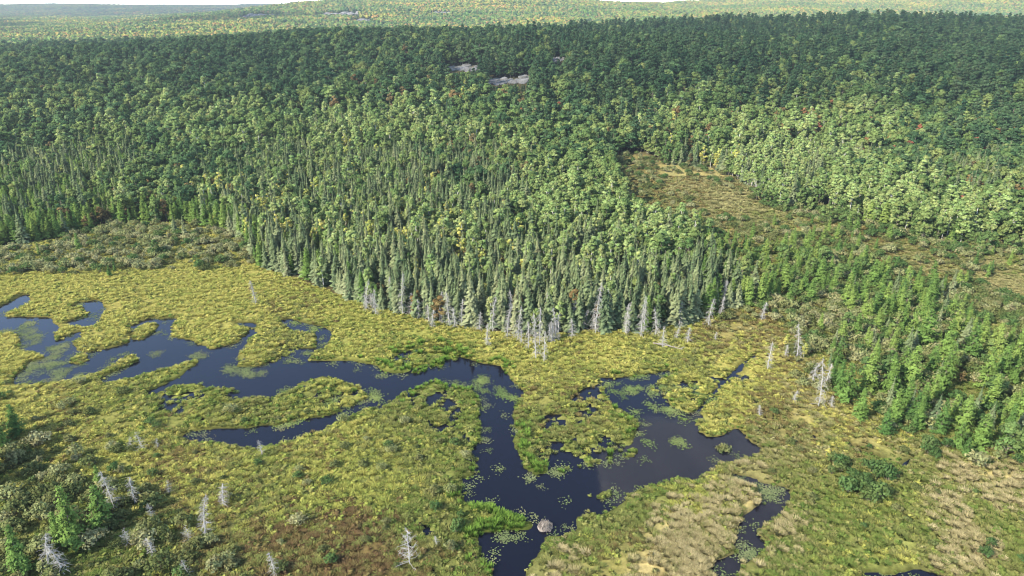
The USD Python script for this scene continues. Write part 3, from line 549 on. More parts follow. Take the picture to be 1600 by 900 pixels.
def scatter(y0, y1, step, far_size=1.0):
    n_y = int((y1 - y0) / step)
    for r in range(n_y):
        y = y0 + r * step
        half = .80 * y + 45
        x = np.arange(-half, half, step)
        x = x + rng.uniform(-.45, .45, len(x)) * step + (r % 2) * step * .5
        yb = y + rng.uniform(-.45, .45, len(x)) * step
        z = terrain(x, yb)
        px, py = seen_at(x, yb, z)
        ok = np.ones(len(x), bool)
        for c in CLEAR: ok &= ~shapely.contains_xy(c, x, yb)
        d, idx = ctrl.query(np.stack([px + rng.normal(0, 16, len(x)), (py + rng.normal(0, 7, len(x))) * 1.6], 1), k=3)
        pick = idx[np.arange(len(x)), np.where(rng.random(len(x)) < .6, 0, np.where(rng.random(len(x)) < .6, 1, 2))]
        stand = fb(x, yb, 24.0, 3, 61)
        ok &= ~(shapely.contains_xy(SCRUB, x, yb) & (rng.random(len(x)) > .13))
        edge = shapely.distance(CLEAR[0], shapely.points(x, yb)) if y < 330 else np.full(len(x), 99.0)
        thin = shapely.contains_xy(SCRUB, x, yb)
        for q in np.nonzero(ok)[0]:
            mix = TREES[pick[q]][2]; k = mix[int(stand[q] * len(mix) * 3.2 + rng.uniform(0, len(mix) * .55)) % len(mix)]
            if k in 'OR' and rng.random() < (.45 if k == 'O' else .75): k = 'B'
            if k == 'B' and rng.random() < .004: k = 'R'
            if edge[q] < 9 and k in 'ABDYP' and rng.random() < .8: k = 'S' if px[q] > 420 else 'L'
            if thin[q]: k = 'LLGWW'[rng.integers(5)]
            tx.append(x[q]); ty.append(yb[q]); tk.append(k); ts.append((.62 if thin[q] else 1) * ((rng.uniform(.36, .74) if rng.random() < .88 else rng.uniform(.75, .92)) if k not in 'SL' else rng.uniform(.46, .92)) * (far_size if k not in 'SLX' else 1))
scatter(136, 330, 2.3)
scatter(330, 430, 3.5, 1.3)
scatter(430, 620, 4.8, 1.65)
scatter(620, 1120, 5.8, 1.8)
tx, ty, tk, ts = np.array(tx), np.array(ty), np.array(tk), np.array(ts)

keep = np.ones(len(tx), bool)
for x, y, w, h, *_ in rocks:
    front = (np.abs(tx - x) < w * .5) & (ty < y + 4) & (ty > y - 90)
    keep &= ~(front & ((rng.random(len(tx)) < .64) | (ty > y - 20)))
    ts[front] *= np.clip((y - ty[front]) / 80, .3, 1) * .6
tx, ty, tk, ts = tx[keep], ty[keep], tk[keep], ts[keep]
# the stand's trees grow tall and thin where crowded; the larches of the right are smaller
SX, SY, SK, SS, SR = list(tx), list(ty), list(tk), list(ts), []
explicit = {}
def plant(px, py, kind, hpx=None, height=None, label=None):
    """one plant the photograph shows at pixel (px, py); hpx: how tall it is there, in photo pixels"""
    x, y = ground_at(px, py, .3)
    if hpx:
        slant = math.hypot(y, EYE); height = hpx / FOC * slant / (y / slant)
    SX.append(float(x)); SY.append(float(y)); SK.append(kind); SS.append(height / HEIGHT[kind])
    explicit[len(SX) - 1] = label

SNAGS = [(837,560,72),(850,566,62),(826,545,56),(843,540,76),(930,522,80),(944,516,62),(977,523,66),(1001,526,66),(1006,520,50),(1035,543,30),(1057,530,22),(1074,536,26),(1117,531,17),(675,512,36),(711,513,44),
 (728,504,32),(749,517,28),(761,541,46),(776,508,48),(572,483,28),(585,483,34),(655,498,40),(629,492,66),(400,476,50),(1199,578,56),(1245,559,52),(1227,557,24),(1268,602,38),(1279,635,72),(1289,607,48),(1298,637,20),
 (1240,628,24),(1186,650,18),(179,798,55),(211,787,48),(349,790,42),(321,834,50),(237,808,20),(240,868,32),(200,851,24),(222,703,28),(247,701,16),(205,701,18),(80,893,50),(100,898,44),(640,882,50),(429,898,28),
 (409,711,22),(682,851,14),(295,846,24),(265,771,18),(293,900,22),(615,480,62),(690,498,58),(800,512,60),(868,530,50),(905,508,58),(1025,512,50),(1130,480,44),(1190,500,36)]
r = np.random.default_rng(15)
FRONT = [(560,478),(600,488),(640,500),(700,512),(770,522),(830,534),(880,528),(930,524),(1000,522),(1080,512),(1130,492)]
for k in range(34):                                   # the thin grey fringe along the front of the stand
    a = r.uniform(0, len(FRONT) - 1); i = int(a); f = a - i
    SNAGS.append((FRONT[i][0] * (1 - f) + FRONT[i + 1][0] * f + r.normal(0, 5), FRONT[i][1] * (1 - f) + FRONT[i + 1][1] * f + r.uniform(-16, 9), r.uniform(26, 58)))
for k, (px, py, h) in enumerate(SNAGS):
    plant(px, py, 'Z' if (px < 420 and py > 690 and h < 30) or px == 640 else 'X', h)
LARCHES = [(1320,628,58),(1352,614,60),(1387,618,56),(1420,608,66),(1408,590,48),(1470,612,58),(1537,607,62),(1562,592,52),(1342,655,46),(1396,660,50),(1432,672,50),(1467,680,54),(1502,676,56),(1592,665,70),(1582,578,56),(1512,566,60),
 (1476,562,60),(1443,545,60),(1422,534,54),(1322,476,50),(1347,480,44),(1382,487,46),(1402,497,50),(1452,478,50),(1440,506,54),(1552,560,54),(1594,548,56),(1362,585,44),(1452,590,50),(1392,558,46),(1490,528,54),(1530,540,50),
 (1330,445,40),(1362,450,44),(1300,462,44),(1412,462,46),(1480,590,52),(1380,680,40),(1545,640,54),(1530,700,50),(1570,690,56),(1600,720,54),(1225,455,42),(1255,462,40),(1280,448,42),(1200,470,46),(1300,600,36),(1352,545,34),(1280,520,30),
 (28,680,46),(6,705,50),(120,856,82),(163,824,58),(156,760,30),(95,851,44),(37,898,64),(-12,740,60),(172,432,18),(180,425,16),(62,400,20),(1590,560,44),(1508,525,40)]
for px, py, h in LARCHES: plant(px, py, 'L', h)
for px, py in ((-28,700),(-60,715),(-45,742),(-85,760),(-70,690),(-30,765),(-110,735)): plant(px, py, 'L', height=11.0)
for px, py, k, h in ((890,462,'O',26),(1286,408,'Y',10),(1494,318,'R',26),(1255,560,'Y',24),(1226,545,'Y',20),(1470,575,'Y',16),(1440,640,'O',26),(1500,600,'O',20),(1545,560,'B',30),(1130,700,'H',14),
                     (1330,470,'S',40),(1555,610,'S',30),(1465,600,'S',36),(290,372,'S',34),(275,368,'S',30),(125,395,'L',30),(245,400,'B',26)):
    plant(px, py, k, h)
# shrub belts: polygon, kinds, spacing
SHRUBS = [
 ([(1165,290),(1190,300),(1250,322),(1400,352),(1530,385),(1640,392),(1640,408),(1500,402),(1380,374),(1240,342),(1185,325)], 'GGWGWB', 2.6),
 ([(1090,385),(1250,392),(1370,425),(1450,470),(1420,500),(1300,470),(1190,482),(1150,440)], 'GWGLLB', 2.8),
 ([(1290,575),(1330,470),(1500,440),(1640,470),(1640,740),(1500,690),(1400,670),(1320,640)], 'LLLSGWB', 3.6),
 ([(1080,345),(1200,345),(1330,350),(1450,385),(1640,390),(1640,440),(1500,440),(1420,500),(1300,470),(1190,482),(1150,440),(1110,400)], 'WHHGWHGL', 4.0),
 ([(950,250),(1000,248),(1040,290),(1120,340),(1240,372),(1200,385),(1130,380),(1030,365),(990,345),(965,300)], 'WHGH', 4.4),
 ([(-40,392),(60,385),(110,372),(180,354),(300,354),(372,374),(405,415),(350,425),(240,425),(120,432),(-40,432)], 'WWWHG', 2.5),
 ([(1180,482),(1300,470),(1420,500),(1490,560),(1430,625),(1330,580),(1240,530)], 'WWHHG', 1.9),
 ([(1420,500),(1500,440),(1620,470),(1700,560),(1620,640),(1520,600),(1490,560)], 'HWG', 2.0),
 ([(1210,480),(1230,362),(1300,380),(1370,400),(1430,430),(1500,430),(1430,500),(1300,470)], 'HHWG', 3.6),
 ([(1200,335),(1290,322),(1320,345),(1440,362),(1530,400),(1500,420),(1400,375),(1300,355)], 'HWG', 4.2),
 ([(1330,640),(1420,620),(1620,640),(1640,760),(1540,740),(1440,715)], 'GGWL', 3.0),
 ([(1285,735),(1330,722),(1390,745),(1375,790),(1310,785)], 'GG', 2.0),
 ([(-40,690),(80,690),(230,760),(320,830),(400,920),(-60,920)], 'HHHW', 2.7),
 ([(940,250),(1040,255),(1140,265),(1190,320),(1120,300),(1050,275),(1010,320),(960,300)], 'HHWG', 4.0),
 ([(-40,560),(300,640),(740,640),(750,900),(-60,920)], 'HWHG', 6.0),
 ([(1180,640),(1640,760),(1640,920),(1160,920)], 'HGH', 6.0),
 ([(1100,470),(1180,470),(1210,495),(1150,505),(1100,505)], 'HW', 3.0),
 ([(1225,545),(1310,540),(1330,580),(1290,625),(1240,600)], 'HW', 3.4),
]
LOW = world_poly([(1500,460),(1640,450),(1720,545),(1590,540),(1520,515)])                   # low growth before it
FIELD = world_poly([(1528,440),(1560,432),(1640,428),(1720,450),(1700,482),(1600,476),(1550,462)])      # the pale grass at the right edge
for pts, kinds, step in SHRUBS:
    pol = world_poly(pts); x0, y0, x1, y1 = pol.bounds
    n = int(pol.area / step ** 2)
    c = rng.uniform((x0, y0), (x1, y1), (int((x1 - x0) * (y1 - y0) / step ** 2), 2))
    c = c[shapely.contains_xy(pol, c[:, 0], c[:, 1])]
    for x, y in c:
        k = kinds[rng.integers(len(kinds))]
        if k in 'LSB' and LOW.contains(shapely.Point(x, y)): k = 'H'
        if shore(x, y)[0] < 1.0 and y < GY1 or FIELD.contains(shapely.Point(x, y)): continue
        SX.append(x); SY.append(y); SK.append(k); SS.append(rng.uniform(.55, 1.3) * (.55 if k in 'L' else .40 if k in 'OBS' else .62 if step == 6.0 else 1))
SX, SY, SK, SS = np.array(SX), np.array(SY), np.array(SK), np.array(SS)
SZ = terrain(SX, SY)
SW = np.where(SK == 'X', np.clip(1.0 / np.maximum(SS, .1), .8, 1.7), np.where(np.isin(SK, list('BDAYOR')), np.random.default_rng(5).uniform(.9, 1.35, len(SK)), np.where(SK == 'S', np.random.default_rng(6).uniform(1.0, 1.65, len(SK)), np.where(SK == 'L', np.random.default_rng(8).uniform(.85, 1.35, len(SK)), 1.0)))) * SS                # small dead trees are bushier
SV = rng.integers(0, 60, len(SX)); SR = rng.uniform(0, 360, len(SX))
SV = np.array([v % len(KINDS[k][0]) for v, k in zip(SV, SK)])
SPX, SPY = seen_at(SX, SY, SZ)

# how much of each plant shows: a coarse front-to-back pass
NAMES = {'S': ('spruce_tree', 'spruce'), 'L': ('larch_tree', 'larch'), 'A': ('aspen_tree', 'aspen'), 'Y': ('aspen_tree', 'aspen'), 'B': ('broadleaf_tree', 'tree'), 'D': ('broadleaf_tree', 'tree'), 'P': ('pine_tree', 'pine'),
         'O': ('maple_tree', 'maple'), 'R': ('maple_tree', 'maple'), 'W': ('shrub', 'shrub'), 'G': ('shrub', 'shrub'), 'H': ('shrub', 'shrub'), 'X': ('dead_tree', 'dead tree'), 'Z': ('dead_tree', 'dead tree')}
buf = np.zeros((450, 800), bool)
show = np.zeros(len(SX))
ht = np.array([HEIGHT[k] for k in SK]) * SS; wd = np.array([WIDTH[k] for k in SK]) * SS
tpx, tpy = seen_at(SX, SY, SZ + ht)
slant = np.sqrt(SX ** 2 + SY ** 2 + (EYE - SZ) ** 2)
wpx = wd / slant * FOC
for q in np.argsort(SY):
    a, b, c, d = int((SPX[q] - wpx[q] * .38) / 2), int((SPX[q] + wpx[q] * .38) / 2) + 1, int(tpy[q] / 2), int(SPY[q] / 2) + 1
    a, b, c, d = max(a, 0), min(b, 800), max(c, 0), min(d, 450)
    if a < b and c < d:
        w = buf[c:d, a:b]; show[q] = (~w).sum(); w[:] = True
MOST = {'spruce_tree': 295, 'larch_tree': 260, 'aspen_tree': 290, 'broadleaf_tree': 290, 'pine_tree': 150, 'maple_tree': 110, 'shrub': 290, 'dead_tree': 130}
single = np.zeros(len(SX), bool)
kind_name = np.array([NAMES[k][0] for k in SK])
for nm, most in MOST.items():
    idx = np.nonzero(kind_name == nm)[0]
    rank = idx[np.argsort(-(show[idx] + np.array([1e6 if q in explicit and show[q] > 3 else 0 for q in idx])))]
    rank = rank[show[rank] > 3][:most]
    single[rank] = True

# ------------------------------------------------------------------ prototypes
stage.CreateClassPrim('/World/plant_kinds')
CROWN = {'S': 'crown', 'X': 'branches', 'Z': 'branches', 'W': 'foliage', 'G': 'foliage', 'H': 'foliage'}
def prototype(path, k, v):
    shapes, lm, bm = KINDS[k]
    UsdGeom.Xform.Define(stage, path)
    c, t = shapes[v]
    mesh(path + '/' + CROWN.get(k, 'crown'), c[0], c[1], lm, c[2], c[3])
    mesh(path + '/' + ('stem' if k in 'WGH' else 'trunk'), t[0], t[1], bm, t[2])
WORD = {'S': 'spruce', 'L': 'larch', 'A': 'aspen', 'Y': 'yellow_aspen', 'B': 'broadleaf', 'D': 'dark_broadleaf', 'P': 'pine', 'O': 'rusty_maple', 'R': 'red_maple', 'W': 'willow', 'G': 'alder', 'H': 'heath', 'X': 'snag', 'Z': 'bare_shrub'}
for k in KINDS:
    for v in range(len(KINDS[k][0])): prototype(f'/World/plant_kinds/{WORD[k]}_{v:03d}', k, v)

def instancer(path, protos, pos, idx, rot, scale, label, category, kind='stuff'):
    """protos: list of functions that define a prototype at the path they are given"""
    pi = UsdGeom.PointInstancer.Define(stage, path)
    UsdGeom.Scope.Define(stage, path + '/kinds')
    targets = []
    for n, make in enumerate(protos):
        p = f'{path}/kinds/kind_{n:03d}'; make(p); targets.append(p)
    pi.CreatePrototypesRel().SetTargets(targets)
    pi.CreatePositionsAttr(Vt.Vec3fArray.FromNumpy(np.asarray(pos, np.float32)))
    pi.CreateProtoIndicesAttr(Vt.IntArray.FromNumpy(np.asarray(idx, np.int32)))
    h = np.radians(np.asarray(rot)) / 2
    q = Vt.QuathArray(len(h))
    for n, (c, s) in enumerate(zip(np.cos(h), np.sin(h))): q[n] = Gf.Quath(float(c), 0.0, 0.0, float(s))
    pi.CreateOrientationsAttr(q)
    sc = np.asarray(scale, np.float32); sc = np.repeat(sc[:, None], 3, 1) if sc.ndim == 1 else sc
    pi.CreateScalesAttr(Vt.Vec3fArray.FromNumpy(np.ascontiguousarray(sc)))
    tag(pi, label, category, kind=kind)

# ------------------------------------------------------------------ single plants
LANDMARKS = [('the clustered bare snags', 842, 555), ('the big marsh-edge snag', 930, 520), ('the log snags', 1035, 543), ('the orange bush', 890, 455), ('the brown clearing', 1100, 300),
 ('the pale aspen grove', 1330, 285), ('the tan field', 1575, 450), ('the white snag pair', 1280, 620), ('the lone channel snag', 1245, 550), ('the C-shaped pool', 140, 490), ('the yellow aspens', 340, 325),
 ('the willow belt', 260, 395), ('the hook-shaped pool', 490, 525), ('the rock slabs', 780, 118), ('the rusty trees', 180, 335), ('the red maple', 1450, 250), ('the hill crest', 1250, 60), ('the wide pond', 1080, 690),
 ('the beaver lodge', 852, 822), ('the creek bend', 780, 580), ('the narrow side creek', 1130, 600), ('the round lily pond', 1215, 780), ('the lower-left larch', 28, 660), ('the lower-left snags', 195, 780),
 ('the yellow bush', 1286, 405), ('the dead-trunk gap', 1410, 300), ('the muddy puddles', 1380, 715), ('the cloud shadow edge', 500, 200), ('the grassy bay', 960, 270), ('the valley bottom', 300, 150)]
LOOK = {'S': 'narrow grey-green spruce', 'L': 'feathery green larch', 'A': 'pale-trunked green aspen', 'Y': 'yellowing aspen', 'B': 'round green broadleaf', 'D': 'dark green broadleaf',
        'P': 'dark layered pine', 'O': 'rusty brown maple', 'R': 'red autumn maple', 'W': 'grey-green willow', 'G': 'dark green shrub', 'H': 'low olive shrub', 'X': 'bare bleached snag', 'Z': 'bare grey bush'}
def size_word(q):
    r = SS[q] / {'L': .75, 'X': .8, 'Z': .5}.get(SK[q], .97)
    if SK[q] in 'WGH': return 'large' if r > 1.05 else 'small' if r < .75 else 'middling'
    return 'tall' if r > .9 else 'short' if r < .7 else 'middling'
def place_words(q):
    d = [math.hypot((SPX[q] - a), (SPY[q] - b) * 1.7) for _, a, b in LANDMARKS]
    n = int(np.argmin(d)); nm, a, b = LANDMARKS[n]
    dx, dy = SPX[q] - a, (SPY[q] - b) * 1.7
    near = 'just ' if d[n] < 28 else ''
    other = LANDMARKS[int(np.argsort(d)[1])][0] if d[n] >= 28 else ''
    if abs(dx) > abs(dy): rel = 'left of' if dx < 0 else 'right of'
    else: rel = 'behind' if dy < 0 else 'in front of'
    return f'{near}{rel} {nm}' + (f', towards {other}' if other else '')
HAND = {837: 'tallest bleached snag in the clump rising from the marsh', 850: 'thin bleached snag standing foremost in the marsh clump', 640: 'spreading bare grey snag alone in the brown marsh at bottom', 400: 'pale twiggy snag alone in gold sedge left of the central stand',
        349: 'spiky bare snag standing alone right of the lower-left snags', 321: 'bare drooping snag in olive shrubs at lower left', 179: 'bushy bare snag, left one of the lower-left pair', 211: 'thin bare snag, right one of the lower-left pair',
        1035: 'stubby bleached snag beside the fallen log', 1279: 'tall bleached snag where sedge meets the larches', 1245: 'dark-topped bare snag beside the yellow bush', 1199: 'broad bleached snag beside the narrow side creek',
        930: 'wide-branched bleached snag at the edge of the central stand', 761: 'bleached snag standing out in the sedge above the creek bend', 28: 'green larch alone in sedge near the left edge', 120: 'tallest green larch among lower-left shrubs',
        163: 'green larch right of the tallest lower-left larch', 890: 'small orange-brown maple among the spruces', 409: 'bare twiggy bush on the bank below the lower channel', 222: 'pale twiggy bush in sedge left of the lower channel',
        1286: 'tiny yellow aspen in the larch woodland', 1494: 'orange maple behind the pale aspen grove'}
things = [q for q in np.argsort(SY) if single[q]]
label_of = {}
for q in things:
    label_of[q] = f'{size_word(q)} {LOOK[SK[q]]} {place_words(q)}'
exp_px = {}
for q in explicit:
    exp_px[q] = int(round(float(SPX[q])))
    for hp, text in HAND.items():
        if abs(SPX[q] - hp) < 1.6 and q in label_of and text not in label_of.values(): label_of[q] = text; break
cells = {}
for q in things: cells.setdefault(label_of[q].split(' ', 1)[1], []).append(q)
for tail, qs in cells.items():                      # the tallest and the shortest of a cluster can be told apart
    if len(qs) > 1 and label_of[qs[0]].split()[0] in ('tall', 'short', 'middling', 'large', 'small'):
        qs = sorted(qs, key=lambda q: tpy[q] - SPY[q])
        label_of[qs[0]] = ('largest ' if SK[qs[0]] in 'WGH' else 'tallest ') + tail
        if len(qs) > 2: label_of[qs[-1]] = 'smallest ' + tail
        rest = sorted(qs[1:-1], key=lambda q: SPX[q])
        if len(rest) > 1: label_of[rest[0]], label_of[rest[-1]] = 'leftmost ' + tail, 'rightmost ' + tail
        rest = sorted(rest[1:-1], key=lambda q: SPY[q])
        if len(rest) > 1: label_of[rest[0]], label_of[rest[-1]] = 'rearmost ' + tail, 'foremost ' + tail
count = {}
for q in things: count[label_of[q]] = count.get(label_of[q], 0) + 1
for q in things:
    lb = label_of[q]
    x = UsdGeom.Xform.Define(stage, numbered(NAMES[SK[q]][0]))
    x.AddTranslateOp().Set((float(SX[q]), float(SY[q]), float(SZ[q]))); x.AddRotateZOp().Set(float(SR[q])); x.AddScaleOp().Set(Gf.Vec3f(float(SW[q]), float(SW[q]), float(SS[q])))
    x.GetPrim().GetReferences().AddInternalReference(f'/World/plant_kinds/{WORD[SK[q]]}_{SV[q]:03d}'); x.GetPrim().SetInstanceable(True)
    tag(x, lb, NAMES[SK[q]][1], group=(lb.split(' ', 1)[1] + ', ' + lb.split(' ', 1)[0] + ' ones') if count[lb] > 1 else None)

# ------------------------------------------------------------------ the rest of each kind as one mass
for path, ks, label, cat in (('spruce_forest', 'S', 'mass of narrow spruces filling the central stand and valley', 'spruces'), ('larch_forest', 'L', 'mass of feathery larches in the left stand and right woodland', 'larches'),
        ('aspen_forest', 'AY', 'mass of pale and yellowing aspens through the stands', 'aspens'), ('broadleaf_forest', 'BD', 'green broadleaf canopy over the valley and hillside', 'trees'),
        ('pine_forest', 'P', 'dark pines over the upper hillside', 'pines'), ('maple_forest', 'OR', 'scattered rusty and red maples in the canopy', 'maples'), ('shrub_belt', 'WGH', 'low willow, alder and heath shrubs around the marsh', 'shrubs'),
        ('dead_wood_stand', 'XZ', 'bare trunks standing inside the forest', 'dead trees')):
    idx = np.nonzero(~single & np.isin(SK, list(ks)))[0]
    if not len(idx): continue
    combos = [(k, v) for k in ks for v in range(len(KINDS[k][0]))]
    num = {c: n for n, c in enumerate(combos)}
    instancer('/World/' + path, [lambda p, k=k, v=v: prototype(p, k, v) for k, v in combos], np.stack([SX, SY, SZ], 1)[idx], [num[(SK[q], SV[q])] for q in idx], SR[idx], np.stack([SW, SW, SS], 1)[idx], label, cat)

# ------------------------------------------------------------------ distant forest: patches of crowns
def patch(seed, n=46, size=36.0):
    r = np.random.default_rng(seed)
    ico = trimesh.creation.icosphere(1, 1.0)
    V, F, N, T, o = [], [], [], [], 0
    pal = [(.050,.088,.028), (.060,.100,.032), (.040,.070,.028), (.085,.120,.036), (.105,.130,.040), (.032,.056,.028), (.115,.105,.042), (.130,.095,.045), (.070,.105,.030), (.13,.135,.045), (.09,.125,.035)]
    for k in range(n):
        a, b = r.uniform(-.5, .5, 2) * size
        conifer = r.random() < .25
        w = r.uniform(1.4, 2.2) if conifer else r.uniform(2.6, 4.4); h = r.uniform(10, 15)
        u = np.array(ico.vertices) * (1 + .28 * r.normal(0, 1, (len(ico.vertices), 1)))
        if conifer: u[:, :2] *= (1 - .75 * (u[:, 2:] * .5 + .5).clip(0, 1)) * 1.3
        v = u * [w, w, h * .5 if conifer else w * .95] + [a, b, h * .55 if conifer else h - w * .9]
        V.append(v); F.append(np.array(ico.faces) + o); o += len(v)
        nn = np.array(ico.vertices); N.append(nn)
        c = np.array(pal[5] if conifer else pal[r.integers(len(pal))]) * r.uniform(.9, 1.2)
        T.append(c * r.uniform(.9, 1.1, (len(v), 1)))
    return np.vstack(V), np.vstack(F), np.vstack(N), np.vstack(T)
P = [patch(200 + k) for k in range(6)]
fx, fy, fs = [], [], []
for y0, y1, st in ((1120, 3600, 31.0), (3600, 9000, 62.0)):
    for y in np.arange(y0, y1, st):
        half = .80 * y + 100
        x = np.arange(-half, half, st); x = x + rng.uniform(-.3, .3, len(x)) * st
        fx += list(x); fy += list(y + rng.uniform(-.3, .3, len(x)) * st); fs += [(st / 31.0, st / 31.0, 1.15 if st > 50 else 1.0)] * len(x)
fx, fy, fs = np.array(fx), np.array(fy), np.array(fs)
fz = terrain(fx, fy); keep = np.ones(len(fx), bool)
for x, y, w, h, *_ in rocks:
    keep &= ~((np.abs(fx - x) < w * .5 + 10) & (fy < y + 10) & (fy > y - 110))
fx, fy, fz, fs = fx[keep], fy[keep], fz[keep], fs[keep]
instancer('/World/distant_forest', [lambda p, s=s: mesh(p, s[0], s[1], M['far'], None, s[3]) for s in P], np.stack([fx, fy, fz - .5], 1), rng.integers(0, 6, len(fx)), rng.integers(0, 4, len(fx)) * 90.0, fs,
          'far autumn forest covering the hills to the horizon', 'forest')

# ------------------------------------------------------------------ rock outcrops
def lump(seed, size, rough=.3, sub=3):
    ico = trimesh.creation.icosphere(sub, 1.0); v = np.array(ico.vertices)
    n = meshkit.fbm(v * 1.6 + seed * 7.3, 4, seed) - .5
    step = np.round((v[:, 2] + n * .6) * 4) / 4
    v = v * (1 + rough * 2 * n[:, None]); v[:, 2] = v[:, 2] * .6 + step * .4
    return v * size, np.array(ico.faces)
WHERE = ['left end of the knoll slabs', 'long pair right of the knoll slabs', 'small one upslope on the knoll', 'on the hill crest, left of three', 'on the hill crest, middle of three', 'on the hill crest, right of three',
         'on the far hill, longest one', 'on the far hill beside the longest', 'low on the far hill, right of the cloud-shadow patch', 'on the far hill, rightmost', 'on the far hill, leftmost']
for k, (x, y, w, h, tone, px, py) in enumerate(rocks):
    path = numbered('rock_outcrop')
    root = UsdGeom.Xform.Define(stage, path); r = np.random.default_rng(300 + k)
    tag(root, f'{tone} bare rock outcrop {WHERE[k]}', 'rock')
    far = y > 1000
    for b in range(14):
        t = (b + .5) / 14 - .5
        cx, cy = x + (t + r.normal(0, .05)) * w, y + r.uniform(-1, .3) * (26 if far else 13)
        v, f = lump(300 + k * 10 + b, (w / 9 * r.uniform(.5, 1.25), r.uniform(.5, 1.2) * (16 if far else 8.0), r.uniform(.5, 1.3) * (4.5 if far else 1.0)), .35)
        gz = [float(hills(np.array([cx + a]), np.array([cy + c]))[0]) for a, c in ((0, 0), (0, 6), (5, 0))]
        v[:, 2] += v[:, 1] * (gz[1] - gz[0]) / 6 + v[:, 0] * (gz[2] - gz[0]) / 5           # lie along the slope
        mesh(f'{path}/slab_{b:03d}' if b else f'{path}/slab', v + [cx, cy, gz[0] + (3.5 if far else .5 if py > 60 else 4.0)], f, M['rock'])

# ------------------------------------------------------------------ marsh plants
LODGE = ground_at(852, 824)
beds = [(world_poly(p), d) for p, _, d in BEDS]
MX, MY, MC = [], [], []
for y0, y1, st in ((58, 135, .62), (135, 215, .80), (215, 300, 1.4)):
    x = np.arange(-.80 * y1 - 45, .80 * y1 + 45, st); y = np.arange(y0, y1, st)
    X, Y = np.meshgrid(x, y); X = (X + rng.uniform(-.48, .48, X.shape) * st).ravel(); Y = (Y + rng.uniform(-.48, .48, Y.shape) * st).ravel()
    ok = np.abs(X) < .80 * np.hypot(Y, 45) + 30
    X, Y = X[ok], Y[ok]
    s = shore(X, Y); s = np.where((Y > GY1 - 2) | (X < GX0 + 2) | (X > GX1 - 2), 30, s)
    thin = fb(X, Y, 4.0, 3, 21)                       # wet gaps between the tussocks
    ok = (s > .1) & ((thin > .34 + .09 * np.clip(1 - s / 12, 0, 1)) | (rng.random(len(X)) < .25))
    ok &= ~(soaked(X, Y) & (rng.random(len(X)) < .72))
    ok |= (s > -1.0) & (s <= .1) & (rng.random(len(X)) < .28 * np.clip(1 + s / 1.0, 0, 1) * (fb(X, Y, 7, 3, 23) > .46))   # sedge wading out from the banks
    for b, dn in beds: ok |= shapely.contains_xy(b, X, Y) & (fb(X, Y, 5.0, 3, 22) > .46) & (rng.random(len(X)) < dn)
    open_land = np.zeros(len(X), bool)
    for c in [*CLEAR, SCRUB]: open_land |= shapely.contains_xy(c, X, Y)
    ok &= open_land
    ok &= np.hypot(X - LODGE[0], Y - LODGE[1]) > 3.2
    X, Y = X[ok], Y[ok]
    px, py = seen_at(X, Y, np.zeros(len(X)))
    wob = 26 * (np.stack([fb(X, Y, 9, 3, 31), fb(X, Y, 9, 3, 32)], 1) - .5) * 2
    d, idx = cover_tree.query(np.stack([px, py], 1) + wob + rng.normal(0, 8, (len(X), 2)), k=3)
    pick = idx[np.arange(len(X)), np.where(rng.random(len(X)) < .65, 0, np.where(rng.random(len(X)) < .6, 1, 2))]
    sd = shore(X, Y)
    for q in range(len(X)):
        m = COVER[pick[q]][2]; c = m[rng.integers(len(m))]
        if sd[q] < .9 and c in 'glo' and rng.random() < .35: c = 'n'
        if c == 'e' and sd[q] > 2.2: c = 'nlo'[rng.integers(3)]
        MX.append(X[q]); MY.append(Y[q]); MC.append(c)
MX, MY, MC = np.array(MX), np.array(MY), np.array(MC)
MZ = np.maximum(terrain(MX, MY), 0.0) - .05
TUS = [tussock(400 + k, r, h, n) for k, (r, h, n) in enumerate(((.62, .42, 44), (.52, .50, 38), (.74, .34, 50)))]
BLA = [blades(420 + k, .6, h, 80, .05, ln, bd) for k, (h, ln, bd) in enumerate(((.75, .55, .35), (.6, .7, .15), (.65, .6, -.2)))]
EME = [blades(430 + k, .5, h, 44, .05, .35, .1) for k, h in enumerate((.9, .7))]
def group_of(path, letters, shapes, label, cat, smin, smax):
    idx = np.nonzero(np.isin(MC, list(letters)))[0]
    if letters == 's': idx = np.repeat(idx, 2)
    protos, num = [], {}
    for c in letters:
        for n, s in enumerate(shapes):
            num[(c, n)] = len(protos); protos.append(lambda p, s=s, c=c: mesh(p, s[0], s[1], M[COL[c]], s[2], s[3]))
    sh = rng.integers(0, len(shapes), len(idx))
    sc = rng.uniform(smin, smax, len(idx)) * np.clip(.62 + .25 * shore(MX[idx], MY[idx]), .6, 1) * np.where(MY[idx] > 135, 1.12, 1.0) * np.where(MY[idx] > 215, 1.6, 1)
    instancer('/World/' + path, protos, np.stack([MX, MY, MZ], 1)[idx] + (rng.uniform(-.4, .4, (len(idx), 3)) * [1, 1, 0] if letters == 's' else 0), [num[(MC[q], n)] for q, n in zip(idx, sh)], rng.uniform(-70, 70, len(idx)) if letters == 's' else rng.uniform(0, 360, len(idx)), sc, label, cat)
FINE = [blades(440 + k, .62, h, 64, .05, ln, bd) for k, (h, ln, bd) in enumerate(((.55, .6, .2), (.42, .8, -.1), (.5, .5, .0)))]
group_of('marsh_sedge', 'globrnt', TUS + FINE + FINE[:2], 'golden and olive sedge tussocks covering the marsh', 'sedge', .5, 1.1)
group_of('straw_grass', 's', BLA, 'pale dry grass leaning over the drier marsh', 'grass', .55, 1.0)
group_of('water_plants', 'e', EME, 'bright green water plants along the creek edge', 'plants', .7, 1.2)

